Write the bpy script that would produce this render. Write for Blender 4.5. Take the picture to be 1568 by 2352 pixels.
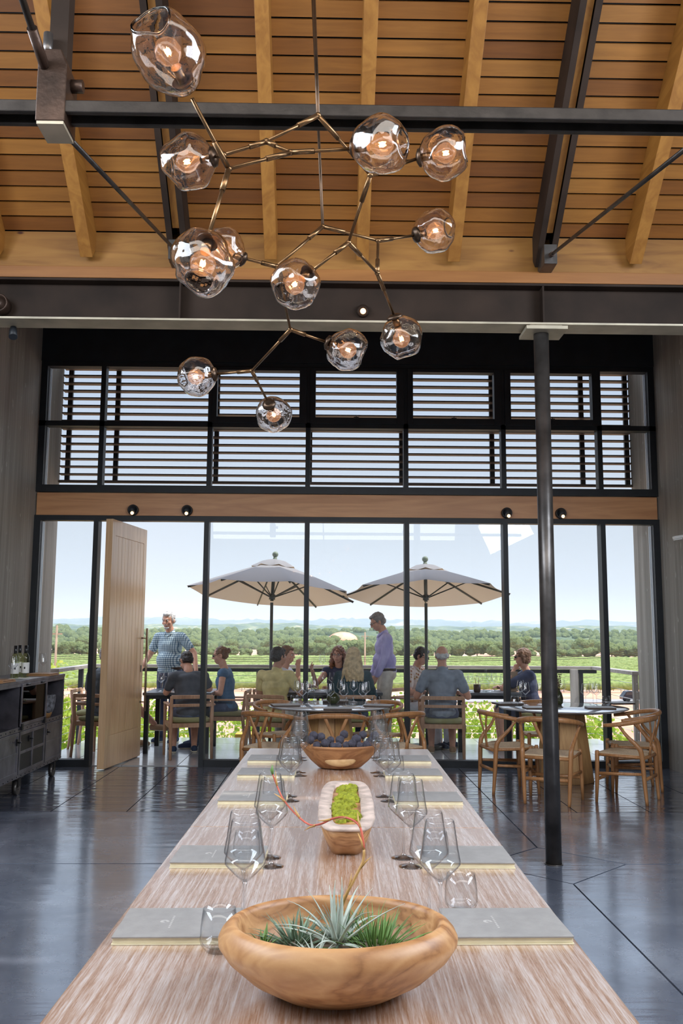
import bpy, bmesh, math, random
from mathutils import Vector as V, Matrix, noise
import mathutils
R = math.radians
PI = math.pi
for o in list(bpy.data.objects): bpy.data.objects.remove(o, do_unlink=True)
C = bpy.context.scene.collection
rnd = random.Random(7)

# ------------------------------------------------------------------ camera
FPX, PITCH, YAW, ROLL, EYE = 2100.0, math.atan(279 / 2100.0), R(1.0), 0.0055, V((0, 0, 1.5))
cF = V((math.sin(YAW) * math.cos(PITCH), math.cos(YAW) * math.cos(PITCH), math.sin(PITCH)))
_r0 = V((math.cos(YAW), -math.sin(YAW), 0)); _u0 = _r0.cross(cF)
cR = _r0 * math.cos(ROLL) + _u0 * math.sin(ROLL); cU = -_r0 * math.sin(ROLL) + _u0 * math.cos(ROLL)
cam_d = bpy.data.cameras.new('camera'); cam = bpy.data.objects.new('camera', cam_d); C.objects.link(cam)
cam_d.sensor_fit = 'VERTICAL'; cam_d.sensor_height = 36; cam_d.sensor_width = 24; cam_d.lens = 36 * FPX / 2352
cam_d.clip_start = .05; cam_d.clip_end = 12000
cam.matrix_world = Matrix(((cR.x, cU.x, -cF.x, EYE.x), (cR.y, cU.y, -cF.y, EYE.y), (cR.z, cU.z, -cF.z, EYE.z), (0, 0, 0, 1)))
bpy.context.scene.camera = cam
def ray(px, py): return cF + cR * ((px - 784) / FPX) + cU * ((1176 - py) / FPX)
def atY(px, py, Y): v = ray(px, py); return EYE + v * (Y / v.y)
def atZ(px, py, Z): v = ray(px, py); return EYE + v * ((Z - 1.5) / v.z)
def atX(px, py, X): v = ray(px, py); return EYE + v * (X / v.x)
def atD(px, py, t): return EYE + ray(px, py) * t

# ------------------------------------------------------------------ world, sun, added fill areas, exposure
sc = bpy.context.scene
sc.view_settings.view_transform = 'Standard'; sc.view_settings.look = 'None'
sc.view_settings.gamma = 1; sc.view_settings.use_curve_mapping = False
sc.view_settings.exposure = 0.2
sc.cycles.transparent_max_bounces = 48; sc.cycles.max_bounces = 14; sc.cycles.diffuse_bounces = 5; sc.cycles.glossy_bounces = 5; sc.cycles.sample_clamp_indirect = 4; sc.cycles.transmission_bounces = 14
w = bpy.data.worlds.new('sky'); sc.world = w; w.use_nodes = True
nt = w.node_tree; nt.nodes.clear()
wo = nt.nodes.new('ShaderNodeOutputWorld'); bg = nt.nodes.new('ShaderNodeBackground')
tc = nt.nodes.new('ShaderNodeTexCoord'); sx = nt.nodes.new('ShaderNodeSeparateXYZ')
cr = nt.nodes.new('ShaderNodeValToRGB')
nt.links.new(tc.outputs['Generated'], sx.inputs[0]); nt.links.new(sx.outputs[2], cr.inputs[0])
cr.color_ramp.elements[0].position = 0.0; cr.color_ramp.elements[0].color = (.78, .835, .885, 1)
cr.color_ramp.elements[1].position = 1.0; cr.color_ramp.elements[1].color = (.80, .87, 1, 1)
e = cr.color_ramp.elements.new(.16); e.color = (.63, .71, .82, 1)
e = cr.color_ramp.elements.new(.30); e.color = (.53, .64, .82, 1)
e = cr.color_ramp.elements.new(.50); e.color = (.80, .87, 1, 1)
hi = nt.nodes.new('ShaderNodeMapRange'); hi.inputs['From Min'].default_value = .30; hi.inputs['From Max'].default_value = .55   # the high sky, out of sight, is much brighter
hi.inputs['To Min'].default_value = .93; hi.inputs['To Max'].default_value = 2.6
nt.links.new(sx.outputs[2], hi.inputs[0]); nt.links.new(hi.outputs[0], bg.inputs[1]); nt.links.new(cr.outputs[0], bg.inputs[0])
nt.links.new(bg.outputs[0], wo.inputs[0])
def lamp(kind, name, loc, energy, col, rot=None, size=None, sizey=None, target=None, radius=None):
    l = bpy.data.lights.new(name, kind); l.energy = energy; l.color = col
    o = bpy.data.objects.new(name, l); C.objects.link(o); o.location = loc
    if target is not None: o.rotation_euler = (V(target) - V(loc)).to_track_quat('-Z', 'Y').to_euler()
    if rot: o.rotation_euler = rot
    if kind == 'AREA':
        l.shape = 'RECTANGLE'; l.size = size; l.size_y = sizey or size
    if radius is not None: l.shadow_soft_size = radius
    return o
s = lamp('SUN', 'sun', (0, 0, 20), 3.2, (1, .93, .82), target=(-.50, .15, 20 - .85)); s.data.angle = R(.6)
# area lamps added to fill the room; no windows are built behind them
lamp('AREA', 'fill_left', (-3.2, 2.0, 3.9), 280, (.80, .89, 1), size=1.2, sizey=4.5, rot=(0, R(-66), 0))
lamp('AREA', 'fill_right', (3.7, 2.0, 3.9), 300, (.80, .89, 1), size=1.2, sizey=4.5, rot=(0, R(66), 0))
lamp('AREA', 'fill_rear', (0.2, .75, 4.05), 85, (1, .95, .88), size=5.5, sizey=.9, rot=(R(72), 0, 0))

# ------------------------------------------------------------------ tagging helpers
def tag(o, label=None, cat=None, group=None, kind=None):
    if label: o['label'] = label
    if cat: o['category'] = cat
    if group: o['group'] = group
    if kind: o['kind'] = kind
    return o
def thing(name, label, cat, loc=(0, 0, 0), rz=0, group=None):
    o = bpy.data.objects.new(name, None); C.objects.link(o); o.empty_display_size = .05
    o.location = loc; o.rotation_euler = (0, 0, rz)
    return tag(o, label, cat, group)
def kids(o): return [c for c in bpy.data.objects if c.parent == o]
def copy_tree(o, parent=None, tree=None):
    c = o.copy(); C.objects.link(c)
    if parent is not None: c.parent = parent
    for ch in kids(o): copy_tree(ch, c)
    return c
def dup(o, loc, rz=0, label=None, group=None, scale=None):
    c = copy_tree(o); c.location = loc; c.rotation_euler = (0, 0, rz)
    if label: c['label'] = label
    if group: c['group'] = group
    if scale: c.scale = (scale,) * 3 if not hasattr(scale, '__len__') else scale
    return c

# ------------------------------------------------------------------ mesh builder
class MB:
    def __init__(s): s.bm = bmesh.new()
    def box(s, lo, hi, rot=None, piv=None):
        lo, hi = V(lo), V(hi)
        vs = [s.bm.verts.new((x, y, z)) for x in (lo.x, hi.x) for y in (lo.y, hi.y) for z in (lo.z, hi.z)]
        for f in ((0, 1, 3, 2), (4, 6, 7, 5), (0, 4, 5, 1), (2, 3, 7, 6), (0, 2, 6, 4), (1, 5, 7, 3)):
            s.bm.faces.new([vs[i] for i in f])
        if rot is not None:
            p = V(piv) if piv is not None else (lo + hi) / 2
            for v in vs: v.co = rot @ (v.co - p) + p
        return s
    def cbox(s, c, sz, rot=None):
        c, h = V(c), V(sz) / 2
        return s.box(c - h, c + h, rot, c)
    def beam(s, p0, p1, w, h, up=(0, 0, 1)):
        p0, p1 = V(p0), V(p1); d = (p1 - p0).normalized(); u = V(up)
        r = d.cross(u).normalized(); u = r.cross(d).normalized()
        a = []
        for p in (p0, p1):
            a.append([s.bm.verts.new(p + r * (sx * w / 2) + u * (sy * h / 2)) for sx, sy in ((-1, -1), (1, -1), (1, 1), (-1, 1))])
        for i in range(4): s.bm.faces.new((a[0][i], a[0][(i + 1) % 4], a[1][(i + 1) % 4], a[1][i]))
        s.bm.faces.new(a[0][::-1]); s.bm.faces.new(a[1]); return s
    def ring(s, c, x, y, r, n, ry=None):
        ry = r if ry is None else ry
        return [s.bm.verts.new(c + x * (r * math.cos(2 * PI * i / n)) + y * (ry * math.sin(2 * PI * i / n))) for i in range(n)]
    def skin(s, rings, cap=True, closed=False):
        n = len(rings[0])
        pairs = list(zip(rings, rings[1:])) + ([(rings[-1], rings[0])] if closed else [])
        for a, b in pairs:
            for i in range(n):
                f = s.bm.faces.new((a[i], a[(i + 1) % n], b[(i + 1) % n], b[i])); f.smooth = True
        if cap and not closed:
            s.bm.faces.new(rings[0][::-1]); s.bm.faces.new(rings[-1])
        return s
    def tube(s, pts, r, n=8, cap=True, flat=1.0, up=None):
        pts = [V(p) for p in pts]; rs = r if hasattr(r, '__len__') else [r] * len(pts)
        rings = []; x = None
        for i, p in enumerate(pts):
            d = (pts[min(i + 1, len(pts) - 1)] - pts[max(i - 1, 0)]).normalized()
            if up is not None: x = d.cross(V(up)); x = x.normalized() if x.length > 1e-4 else V((1, 0, 0))
            elif x is None:
                x = d.cross(V((0, 0, 1)))
                if x.length < .05: x = d.cross(V((0, 1, 0)))
                x.normalize()
            else:
                x = x - d * x.dot(d); x.normalize()
            y = d.cross(x)
            rings.append(s.ring(p, x, y, rs[i], n, rs[i] * flat))
        return s.skin(rings, cap)
    def cyl(s, p0, p1, r0, r1=None, n=16):
        r1 = r0 if r1 is None else r1
        s.tube([p0, p1], [r0, r1], n)
        return s
    def lathe(s, prof, n=32, c=(0, 0, 0), sx=1, sy=1, wob=None):
        c = V(c); rings = []
        for (r, z) in prof:
            ring = []
            for i in range(n):
                a = 2 * PI * i / n; rr = r * (wob(a, z) if wob else 1)
                ring.append(s.bm.verts.new(c + V((rr * sx * math.cos(a), rr * sy * math.sin(a), z))))
            rings.append(ring)
        for a, b in zip(rings, rings[1:]):
            for i in range(n):
                f = s.bm.faces.new((a[i], a[(i + 1) % n], b[(i + 1) % n], b[i])); f.smooth = True
        if prof[0][0] > 1e-4 or True:
            try: s.bm.faces.new(rings[0][::-1]).smooth = True
            except Exception: pass
            if prof[-1][0] > -1 and s_cap(prof):
                s.bm.faces.new(rings[-1]).smooth = True
        return s
    def sphere(s, c, r, n=12, m=8, rot=None):
        c = V(c); r = V(r) if hasattr(r, '__len__') else V((r, r, r))
        top = None; rings = []
        for j in range(1, m):
            t = PI * j / m; ring = []
            for i in range(n):
                a = 2 * PI * i / n
                q = V((r.x * math.sin(t) * math.cos(a), r.y * math.sin(t) * math.sin(a), -r.z * math.cos(t)))
                ring.append(s.bm.verts.new(c + (rot @ q if rot is not None else q)))
            rings.append(ring)
        q0, q1 = V((0, 0, -r.z)), V((0, 0, r.z))
        b = s.bm.verts.new(c + (rot @ q0 if rot is not None else q0)); t_ = s.bm.verts.new(c + (rot @ q1 if rot is not None else q1))
        for a_, b_ in zip(rings, rings[1:]):
            for i in range(n): s.bm.faces.new((a_[i], a_[(i + 1) % n], b_[(i + 1) % n], b_[i])).smooth = True
        for i in range(n):
            s.bm.faces.new((b, rings[0][(i + 1) % n], rings[0][i])).smooth = True
            s.bm.faces.new((t_, rings[-1][i], rings[-1][(i + 1) % n])).smooth = True
        return s
    def cap(s, p0, r0, p1, r1, n=12):
        "closed round cone"
        p0, p1 = V(p0), V(p1); d = p1 - p0
        if d.length < 1e-5: return s.sphere(p0, max(r0, r1), n, 8)
        d.normalize(); pts = []; rs = []
        for k in range(4):
            a = PI / 2 * (1 - k / 4) ; pts.append(p0 - d * (r0 * math.sin(a))); rs.append(max(r0 * math.cos(a), r0 * .05))
        pts.append(p0); rs.append(r0); pts.append(p1); rs.append(r1)
        for k in range(1, 5):
            a = PI / 2 * k / 4; pts.append(p1 + d * (r1 * math.sin(a))); rs.append(max(r1 * math.cos(a), r1 * .05))
        return s.tube(pts, rs, n)
    def poly(s, pts, d):
        "extrude polygon pts by vector d"
        d = V(d); a = [s.bm.verts.new(V(p)) for p in pts]; b = [s.bm.verts.new(V(p) + d) for p in pts]
        n = len(a)
        for i in range(n): s.bm.faces.new((a[i], a[(i + 1) % n], b[(i + 1) % n], b[i]))
        s.bm.faces.new(a[::-1]); s.bm.faces.new(b); return s
    def quad(s, *p):
        s.bm.faces.new([s.bm.verts.new(V(q)) for q in p]); return s
    def mesh(s, name, mat):
        bmesh.ops.recalc_face_normals(s.bm, faces=s.bm.faces)
        me = bpy.data.meshes.new(name); s.bm.to_mesh(me); s.bm.free()
        if mat is not None: me.materials.append(mat)
        return me
    def build(s, name, mat, parent=None, loc=None, bevel=0, label=None, kind=None):
        me = s.mesh(name, mat)
        o = bpy.data.objects.new(name, me); C.objects.link(o)
        if parent is not None: o.parent = parent
        if loc is not None: o.location = loc
        if bevel:
            m = o.modifiers.new('bevel', 'BEVEL'); m.width = bevel; m.segments = 2; m.limit_method = 'ANGLE'; m.angle_limit = R(40)
        if label: o['label'] = label
        if kind: o['kind'] = kind
        return o
    def melt(s, name, mat, voxel, parent=None, rough=0, smooth=2, scale=20, label=None):
        "fuse overlapping closed shapes into one continuous surface"
        global MSC
        if 'MSC' not in globals(): MSC = bpy.data.scenes.new('melting')
        me = s.mesh(name + '_raw', None); o = bpy.data.objects.new('tmp', me); MSC.collection.objects.link(o)
        m = o.modifiers.new('r', 'REMESH'); m.mode = 'VOXEL'; m.voxel_size = voxel; m.use_smooth_shade = True
        if smooth:
            k = o.modifiers.new('s', 'SMOOTH'); k.iterations = smooth; k.factor = .5
        vl_ = MSC.view_layers[0]; vl_.update(); dg = vl_.depsgraph
        me2 = bpy.data.meshes.new_from_object(o.evaluated_get(dg))
        bpy.data.objects.remove(o); bpy.data.meshes.remove(me)
        me2.name = name; me2.materials.clear(); me2.materials.append(mat)
        if rough:
            nn = [(v.co.copy(), v.normal.copy()) for v in me2.vertices]; flat = []
            for c_, n_ in nn: flat.extend(c_ + n_ * (noise.noise(c_ * scale) * rough))
            me2.vertices.foreach_set('co', flat); me2.update()
        me2.polygons.foreach_set('use_smooth', [True] * len(me2.polygons))
        q = bpy.data.objects.new(name, me2); C.objects.link(q)
        if parent is not None: q.parent = parent
        if label: q['label'] = label
        return q
def s_cap(prof): return True
def bez(pts, n):
    "Catmull-Rom through pts"
    pts = [V(p) for p in pts]; P = [pts[0] * 2 - pts[1]] + pts + [pts[-1] * 2 - pts[-2]]; out = []
    for i in range(1, len(P) - 2):
        for k in range(n):
            t = k / n
            out.append(.5 * ((2 * P[i]) + (P[i + 1] - P[i - 1]) * t + (2 * P[i - 1] - 5 * P[i] + 4 * P[i + 1] - P[i + 2]) * t * t + (-P[i - 1] + 3 * P[i] - 3 * P[i + 1] + P[i + 2]) * t ** 3))
    out.append(pts[-1]); return out

# ------------------------------------------------------------------ materials
M = {}
def newmat(name):
    m = bpy.data.materials.new(name); m.use_nodes = True; n = m.node_tree.nodes; n.clear()
    out = n.new('ShaderNodeOutputMaterial'); M[name] = m
    return m, m.node_tree, out
def node(t, kind, **kw):
    n = t.nodes.new(kind)
    for k, v in kw.items():
        if k in n.inputs: n.inputs[k].default_value = v
        else: setattr(n, k, v)
    return n
def ramp(t, stops, fac=None):
    r = t.nodes.new('ShaderNodeValToRGB'); el = r.color_ramp.elements
    while len(el) < len(stops): el.new(.5)
    for e_, (p, c) in zip(el, stops): e_.position = p; e_.color = (*c, 1)
    if fac is not None: t.links.new(fac, r.inputs[0])
    return r
def coords(t, scale=(1, 1, 1), rot=(0, 0, 0), kind='Object'):
    c = t.nodes.new('ShaderNodeTexCoord'); m = t.nodes.new('ShaderNodeMapping')
    m.inputs['Scale'].default_value = scale; m.inputs['Rotation'].default_value = rot
    t.links.new(c.outputs[kind], m.inputs[0]); return m.outputs[0]
def principled(t, out, **kw):
    p = t.nodes.new('ShaderNodeBsdfPrincipled')
    for k, v in kw.items(): p.inputs[k].default_value = v if not (hasattr(v, '__len__') and len(v) == 3) else (*v, 1)
    t.links.new(p.outputs[0], out.inputs[0]); return p
def mix(c, f): return tuple(min(1, x * f) for x in c)
def plain(name, col, rough=.6, metal=0, var=.15, scale=8, bump=0, bscale=60, coat=0, **kw):
    m, t, out = newmat(name)
    p = principled(t, out, Roughness=rough, Metallic=metal, **kw)
    n = node(t, 'ShaderNodeTexNoise', Scale=scale, Detail=4.0); t.links.new(coords(t), n.inputs['Vector'])
    r = ramp(t, [(.3, mix(col, 1 - var)), (.7, mix(col, 1 + var))], n.outputs[0]); t.links.new(r.outputs[0], p.inputs['Base Color'])
    if coat: p.inputs['Coat Weight'].default_value = coat
    if bump:
        b = node(t, 'ShaderNodeTexNoise', Scale=bscale, Detail=3.0); t.links.new(coords(t), b.inputs['Vector'])
        bb = node(t, 'ShaderNodeBump', Strength=bump, Distance=.01); t.links.new(b.outputs[0], bb.inputs['Height']); t.links.new(bb.outputs[0], p.inputs['Normal'])
    return m
def wood(name, c1, c2, axis='x', sc=6, stretch=12, rough=.5, bump=.15, fine=0.5, coat=0, ring=True, dark=None):
    m, t, out = newmat(name); p = principled(t, out, Roughness=rough)
    s_ = {'x': (sc / stretch, sc, sc), 'y': (sc, sc / stretch, sc), 'z': (sc, sc, sc / stretch)}[axis]
    v = coords(t, s_)
    n1 = node(t, 'ShaderNodeTexNoise', Scale=1.2, Detail=3.0, Distortion=1.2); t.links.new(v, n1.inputs['Vector'])
    mul = node(t, 'ShaderNodeMath', operation='MULTIPLY'); mul.inputs[1].default_value = 7; t.links.new(n1.outputs[0], mul.inputs[0])
    fr = node(t, 'ShaderNodeMath', operation='PINGPONG'); fr.inputs[1].default_value = 1; t.links.new(mul.outputs[0], fr.inputs[0])
    n2 = node(t, 'ShaderNodeTexNoise', Scale=9.0, Detail=5.0, Roughness=.7); t.links.new(v, n2.inputs['Vector'])
    mx = node(t, 'ShaderNodeMix', data_type='FLOAT'); mx.inputs[0].default_value = fine
    t.links.new(fr.outputs[0], mx.inputs[2]); t.links.new(n2.outputs[0], mx.inputs[3])
    r = ramp(t, [(.2, c1), (.8, c2)] if dark is None else [(.1, dark), (.35, c1), (.8, c2)], mx.outputs[0]); t.links.new(r.outputs[0], p.inputs['Base Color'])
    if coat: p.inputs['Coat Weight'].default_value = coat; p.inputs['Coat Roughness'].default_value = .2
    if bump:
        bb = node(t, 'ShaderNodeBump', Strength=bump, Distance=.003); t.links.new(mx.outputs[0], bb.inputs['Height']); t.links.new(bb.outputs[0], p.inputs['Normal'])
    return m
def glass_thin(name, tint=(.97, .985, 1), edge=(.55, .6, .66), gloss=1.0, bump=0, bscale=12, ior=1.5, blend=.35, rough=.0, pw=4.0):
    m, t, out = newmat(name)
    tr = node(t, 'ShaderNodeBsdfTransparent'); gl = node(t, 'ShaderNodeBsdfGlossy', Roughness=rough)
    lw = node(t, 'ShaderNodeLayerWeight', Blend=.5)
    r = ramp(t, [(0.0, tint), (1 - blend, tint), (1.0, edge)], lw.outputs['Facing']); t.links.new(r.outputs[0], tr.inputs[0])
    pwn = node(t, 'ShaderNodeMath', operation='POWER'); pwn.inputs[1].default_value = pw; t.links.new(lw.outputs['Facing'], pwn.inputs[0])
    g = node(t, 'ShaderNodeMath', operation='MULTIPLY_ADD'); g.inputs[1].default_value = .8 * gloss; g.inputs[2].default_value = .04 * gloss; t.links.new(pwn.outputs[0], g.inputs[0])
    g.use_clamp = True
    if bump:
        b = node(t, 'ShaderNodeTexNoise', Scale=bscale, Detail=1.0); t.links.new(coords(t), b.inputs['Vector'])
        bb = node(t, 'ShaderNodeBump', Strength=bump, Distance=.03); t.links.new(b.outputs[0], bb.inputs['Height'])
        t.links.new(bb.outputs[0], gl.inputs['Normal'])
    mx = node(t, 'ShaderNodeMixShader'); t.links.new(g.outputs[0], mx.inputs[0]); t.links.new(tr.outputs[0], mx.inputs[1]); t.links.new(gl.outputs[0], mx.inputs[2])
    t.links.new(mx.outputs[0], out.inputs[0]); return m
def emit(name, col, st):
    m, t, out = newmat(name); e_ = node(t, 'ShaderNodeEmission', Strength=st); e_.inputs[0].default_value = (*col, 1)
    t.links.new(e_.outputs[0], out.inputs[0]); return m

plain('black_steel', (.022, .023, .027), .38, .6, .3, 5, .05)
plain('frame_black', (.012, .015, .020), .5, .0, .3, 5, .0)
plain('beam_steel', (.027, .0165, .0115), .65, 0, .35, 3, .06, 30, **{'Specular IOR Level': .2})
plain('steel_lit', (.42, .37, .28), .5, .3, .25, 4, .05)  # steel paled in its colour to show light caught on the undersides
plain('column_steel', (.11, .10, .095), .34, .7, .45, 6, .08, 25)
plain('tie_steel', (.045, .038, .034), .4, .6, .4, 9, .06)
plain('node_steel', (.06, .036, .026), .42, .6, .5, 8, .12)
plain('cart_steel', (.20, .19, .22), .34, .75, .35, 6, .08)
plain('cart_dark', (.016, .017, .020), .35, .4, .3, 40, .2, 120)
plain('brass', (.20, .115, .055), .32, .9, .25, 14, .03)
plain('dark_brass', (.075, .048, .032), .36, .85, .25, 14, .03)
plain('chrome', (.6, .6, .6), .2, 1.0, .05)
plain('handle_steel', (.38, .30, .22), .3, .9, .1)
plain('rubber', (.02, .02, .02), .6, 0, .3)
plain('white_trim', (.72, .72, .70), .4, 0, .03)
plain('jamb_aluminium', (.75, .79, .84), .35, .2, .03)
wood('slat', (.5, .2, .07), (.6, .28, .1), 'x')
wood('rafter', (.25, .10, .016), (.36, .16, .03), 'y', 5, 10, .5, .1, .55)
wood('plate_wood', (.24, .09, .018), (.33, .135, .03), 'x', 5, 14, .5, .1, .6)
wood('band_wood', (.50, .235, .105), (.66, .34, .16), 'x', 4, 10, .42, .03, .55)
wood('door_wood', (.60, .36, .19), (.78, .52, .30), 'z', 6, 12, .33, .05, .6, coat=.3)
wood('chair_wood', (.34, .15, .055), (.52, .25, .10), 'z', 14, 8, .38, .05, .6, coat=.15)
wood('pedestal_wood', (.46, .24, .09), (.62, .36, .15), 'z', 8, 10, .42, .08, .6)
wood('teak', (.40, .22, .13), (.56, .33, .20), 'z', 14, 8, .5, .05, .6)
wood('bowl_wood', (.40, .19, .075), (.56, .31, .14), 'x', 7, 3, .45, .12, .45, dark=(.20, .08, .03))
wood('bowl_wood_dark', (.30, .125, .045), (.48, .23, .09), 'x', 9, 3, .4, .12, .45, dark=(.25, .1, .035))
wood('box_wood', (.36, .17, .07), (.5, .27, .12), 'x', 8, 6)
wood('pale_bark', (.50, .29, .12), (.64, .40, .19), 'x', 9, 3)
wood('post_wood', (.28, .26, .24), (.42, .39, .36), 'z', 8, 10, .7)
wood('rail_wood', (.30, .27, .25), (.46, .42, .39), 'x', 8, 10, .6)
wood('pole_wood', (.28, .19, .13), (.44, .32, .23), 'z', 4, 10, .8)
wood('louver', (.085, .07, .062), (.13, .105, .09), 'x', 8, 12, .6)
plain('menu_grey', (.29, .275, .265), .42, 0, .08, 30, .08, 200)
plain('menu_cream', (.74, .66, .46), .6, 0, .06, 40)
plain('menu_mark', (.46, .44, .42), .4, 0, .02)
plain('dark_board', (.085, .055, .04), .4, 0, .2)
plain('stone_top', (.46, .48, .52), .12, 0, .06, 5, coat=1.0, **{'Coat IOR': 1.9, 'Coat Roughness': .06})
plain('stone_edge', (.11, .10, .10), .35, 0, .2, 6)
plain('cord', (.66, .48, .30), .75, 0, .15, 60, .3, 160)
plain('olive_cushion', (.28, .27, .13), .9, 0, .1, 10, .2, 80)
plain('outdoor_top', (.10, .11, .125), .3, .2, .2)
plain('paper', (.80, .79, .76), .7, 0, .03)
plain('canopy_vent', (.50, .47, .46), .8, 0, .05)
plain('umbrella_metal', (.08, .085, .075), .45, .4, .2)
plain('finial', (.20, .25, .19), .5, 0, .15)
plain('moss', (.27, .29, .02), .95, 0, .35, 60, .8, 120)
plain('whitewash', (.56, .44, .38), .7, 0, .28, 18, .4, 40)
plain('thistle', (.085, .08, .108), .8, 0, .35, 60, .5, 200)
plain('thistle_stem', (.30, .30, .16), .7)
plain('silver_leaf', (.42, .48, .42), .6, 0, .2, 20)
plain('green_leaf', (.14, .26, .07), .55, 0, .4, 20)
plain('blue_leaf', (.17, .25, .17), .55, 0, .35, 20)
plain('stalk', (.52, .30, .10), .5, 0, .3, 14)
plain('stalk_red', (.50, .10, .06), .5, 0, .4, 14)
plain('bottle_black', (.012, .012, .014), .25, 0, .1)
plain('vase_green', (.045, .05, .02), .22, 0, .3)
plain('basket', (.42, .22, .08), .7, 0, .3, 40, .6, 60)
plain('cloth_pattern', (.16, .16, .18), .8, 0, .8, 30)
plain('bark', (.18, .13, .09), .9, 0, .3)
plain('asphalt', (.30, .29, .29), .9, 0, .1)
plain('car_paint', (.02, .025, .04), .2, .5, .1)
plain('car_glass', (.03, .03, .035), .1)
plain('tyre', (.015, .015, .015), .8)
plain('yellow_bin', (.62, .38, .02), .6)
glass_thin('pane', (.965, .975, .98), (.85, .88, .88), .5)
m, t, out = newmat('globe'); g = node(t, 'ShaderNodeBsdfGlass', IOR=1.46, Roughness=0.0); g.inputs[0].default_value = (1, .975, .96, 1); t.links.new(g.outputs[0], out.inputs[0])
glass_thin('bulb_glass', (.99, .97, .94), (.85, .78, .7), 1.0, 0, 12, 1.45, .3)
glass_thin('goblet', (.98, .985, .99), (.60, .64, .70), .95, 0, 12, 1.5, .36)
glass_thin('tumbler_glass', (.975, .98, .985), (.62, .66, .7), .95, 0, 12, 1.5, .36)
glass_thin('bottle_clear', (.86, .90, .66), (.45, .52, .28), 1.1, 0, 12, 1.5, .36)
glass_thin('water_glass', (.93, .96, .95), (.5, .58, .58), 1.1, 0, 12, 1.5, .36)
glass_thin('cart_glass', (.10, .11, .13), (.05, .05, .06), .35)
glass_thin('stem_glass', (.965, .97, .98), (.84, .87, .90), 1.8, 0, 12, 1.5, .4, .05, 2.5)
m, t, out = newmat('solid_glass'); g = node(t, 'ShaderNodeBsdfGlass', IOR=1.47, Roughness=0.0); g.inputs[0].default_value = (.97, .98, 1, 1); t.links.new(g.outputs[0], out.inputs[0])
m = M['bulb_glass']; t = m.node_tree; e_ = node(t, 'ShaderNodeEmission', Strength=.13); e_.inputs[0].default_value = (1, .42, .16, 1)
ad = node(t, 'ShaderNodeAddShader'); ou = [n for n in t.nodes if n.type == 'OUTPUT_MATERIAL'][0]; src = ou.inputs[0].links[0].from_socket
t.links.new(src, ad.inputs[0]); t.links.new(e_.outputs[0], ad.inputs[1]); t.links.new(ad.outputs[0], ou.inputs[0])
emit('filament', (1, .50, .20), 90)
emit('spot_glow', (1, .52, .20), 6)
m, t, out = newmat('red_wine'); principled(t, out, Roughness=.1); 
m.node_tree.nodes['Principled BSDF'].inputs['Base Color'].default_value = (.10, .004, .01, 1)

# ceiling boards: every board has its own tone
def board_mat(name, spacing, rows=None):
    m, t, out = newmat(name); p = principled(t, out, Roughness=.5)
    co = coords(t); sp = node(t, 'ShaderNodeSeparateXYZ'); t.links.new(co, sp.inputs[0])
    def mth(op, a, b=None):
        n = node(t, 'ShaderNodeMath', operation=op)
        if hasattr(a, 'links') or not isinstance(a, (int, float)): t.links.new(a, n.inputs[0])
        else: n.inputs[0].default_value = a
        if b is not None:
            if isinstance(b, (int, float)): n.inputs[1].default_value = b
            else: t.links.new(b, n.inputs[1])
        return n.outputs[0]
    iy = mth('FLOOR', mth('DIVIDE', mth('SUBTRACT', 6.22, sp.outputs[1]), spacing)); ix = mth('FLOOR', mth('DIVIDE', mth('SUBTRACT', sp.outputs[0], .245), .645))
    cmb = node(t, 'ShaderNodeCombineXYZ'); t.links.new(ix, cmb.inputs[0]); t.links.new(iy, cmb.inputs[1])
    wn = node(t, 'ShaderNodeTexWhiteNoise'); wn.noise_dimensions = '3D'; t.links.new(cmb.outputs[0], wn.inputs['Vector'])
    r1 = ramp(t, [(0, (.17, .058, .010)), (.25, (.24, .088, .015)), (.65, (.31, .125, .022)), (1, (.38, .165, .032))], wn.outputs['Value'])
    off = node(t, 'ShaderNodeVectorMath', operation='ADD'); sc_ = node(t, 'ShaderNodeVectorMath', operation='SCALE'); sc_.inputs['Scale'].default_value = 20
    t.links.new(wn.outputs['Color'], sc_.inputs[0]); t.links.new(coords(t, (.7, 9, 9)), off.inputs[0]); t.links.new(sc_.outputs[0], off.inputs[1])
    n1 = node(t, 'ShaderNodeTexNoise', Scale=2.5, Detail=6.0, Roughness=.65, Distortion=.6); t.links.new(off.outputs[0], n1.inputs['Vector'])
    r2 = ramp(t, [(.25, (.72, .68, .62)), (.75, (1.12, 1.12, 1.12))], n1.outputs[0])
    mx = node(t, 'ShaderNodeMix', data_type='RGBA', blend_type='MULTIPLY'); mx.inputs[0].default_value = 1
    t.links.new(r1.outputs[0], mx.inputs[6]); t.links.new(r2.outputs[0], mx.inputs[7]); t.links.new(mx.outputs[2], p.inputs['Base Color'])
    return m
board_mat('ceiling_board', .08138)

# knotty pine blocking
m, t, out = newmat('knotty'); p = principled(t, out, Roughness=.55)
n1 = node(t, 'ShaderNodeTexNoise', Scale=3.0, Detail=5.0, Distortion=1.5); t.links.new(coords(t, (.5, 4, 4)), n1.inputs['Vector'])
r = ramp(t, [(.25, (.19, .075, .012)), (.5, (.29, .13, .024)), (.8, (.35, .17, .036))], n1.outputs[0])
vo = node(t, 'ShaderNodeTexVoronoi', Scale=1.0); t.links.new(coords(t, (3.2, 1, 7)), vo.inputs['Vector'])
r2 = ramp(t, [(.04, (.22, .10, .035)), (.10, (1, 1, 1))], vo.outputs['Distance'])
mx = node(t, 'ShaderNodeMix', data_type='RGBA', blend_type='MULTIPLY'); mx.inputs[0].default_value = 1
t.links.new(r.outputs[0], mx.inputs[6]); t.links.new(r2.outputs[0], mx.inputs[7]); t.links.new(mx.outputs[2], p.inputs['Base Color'])

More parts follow.
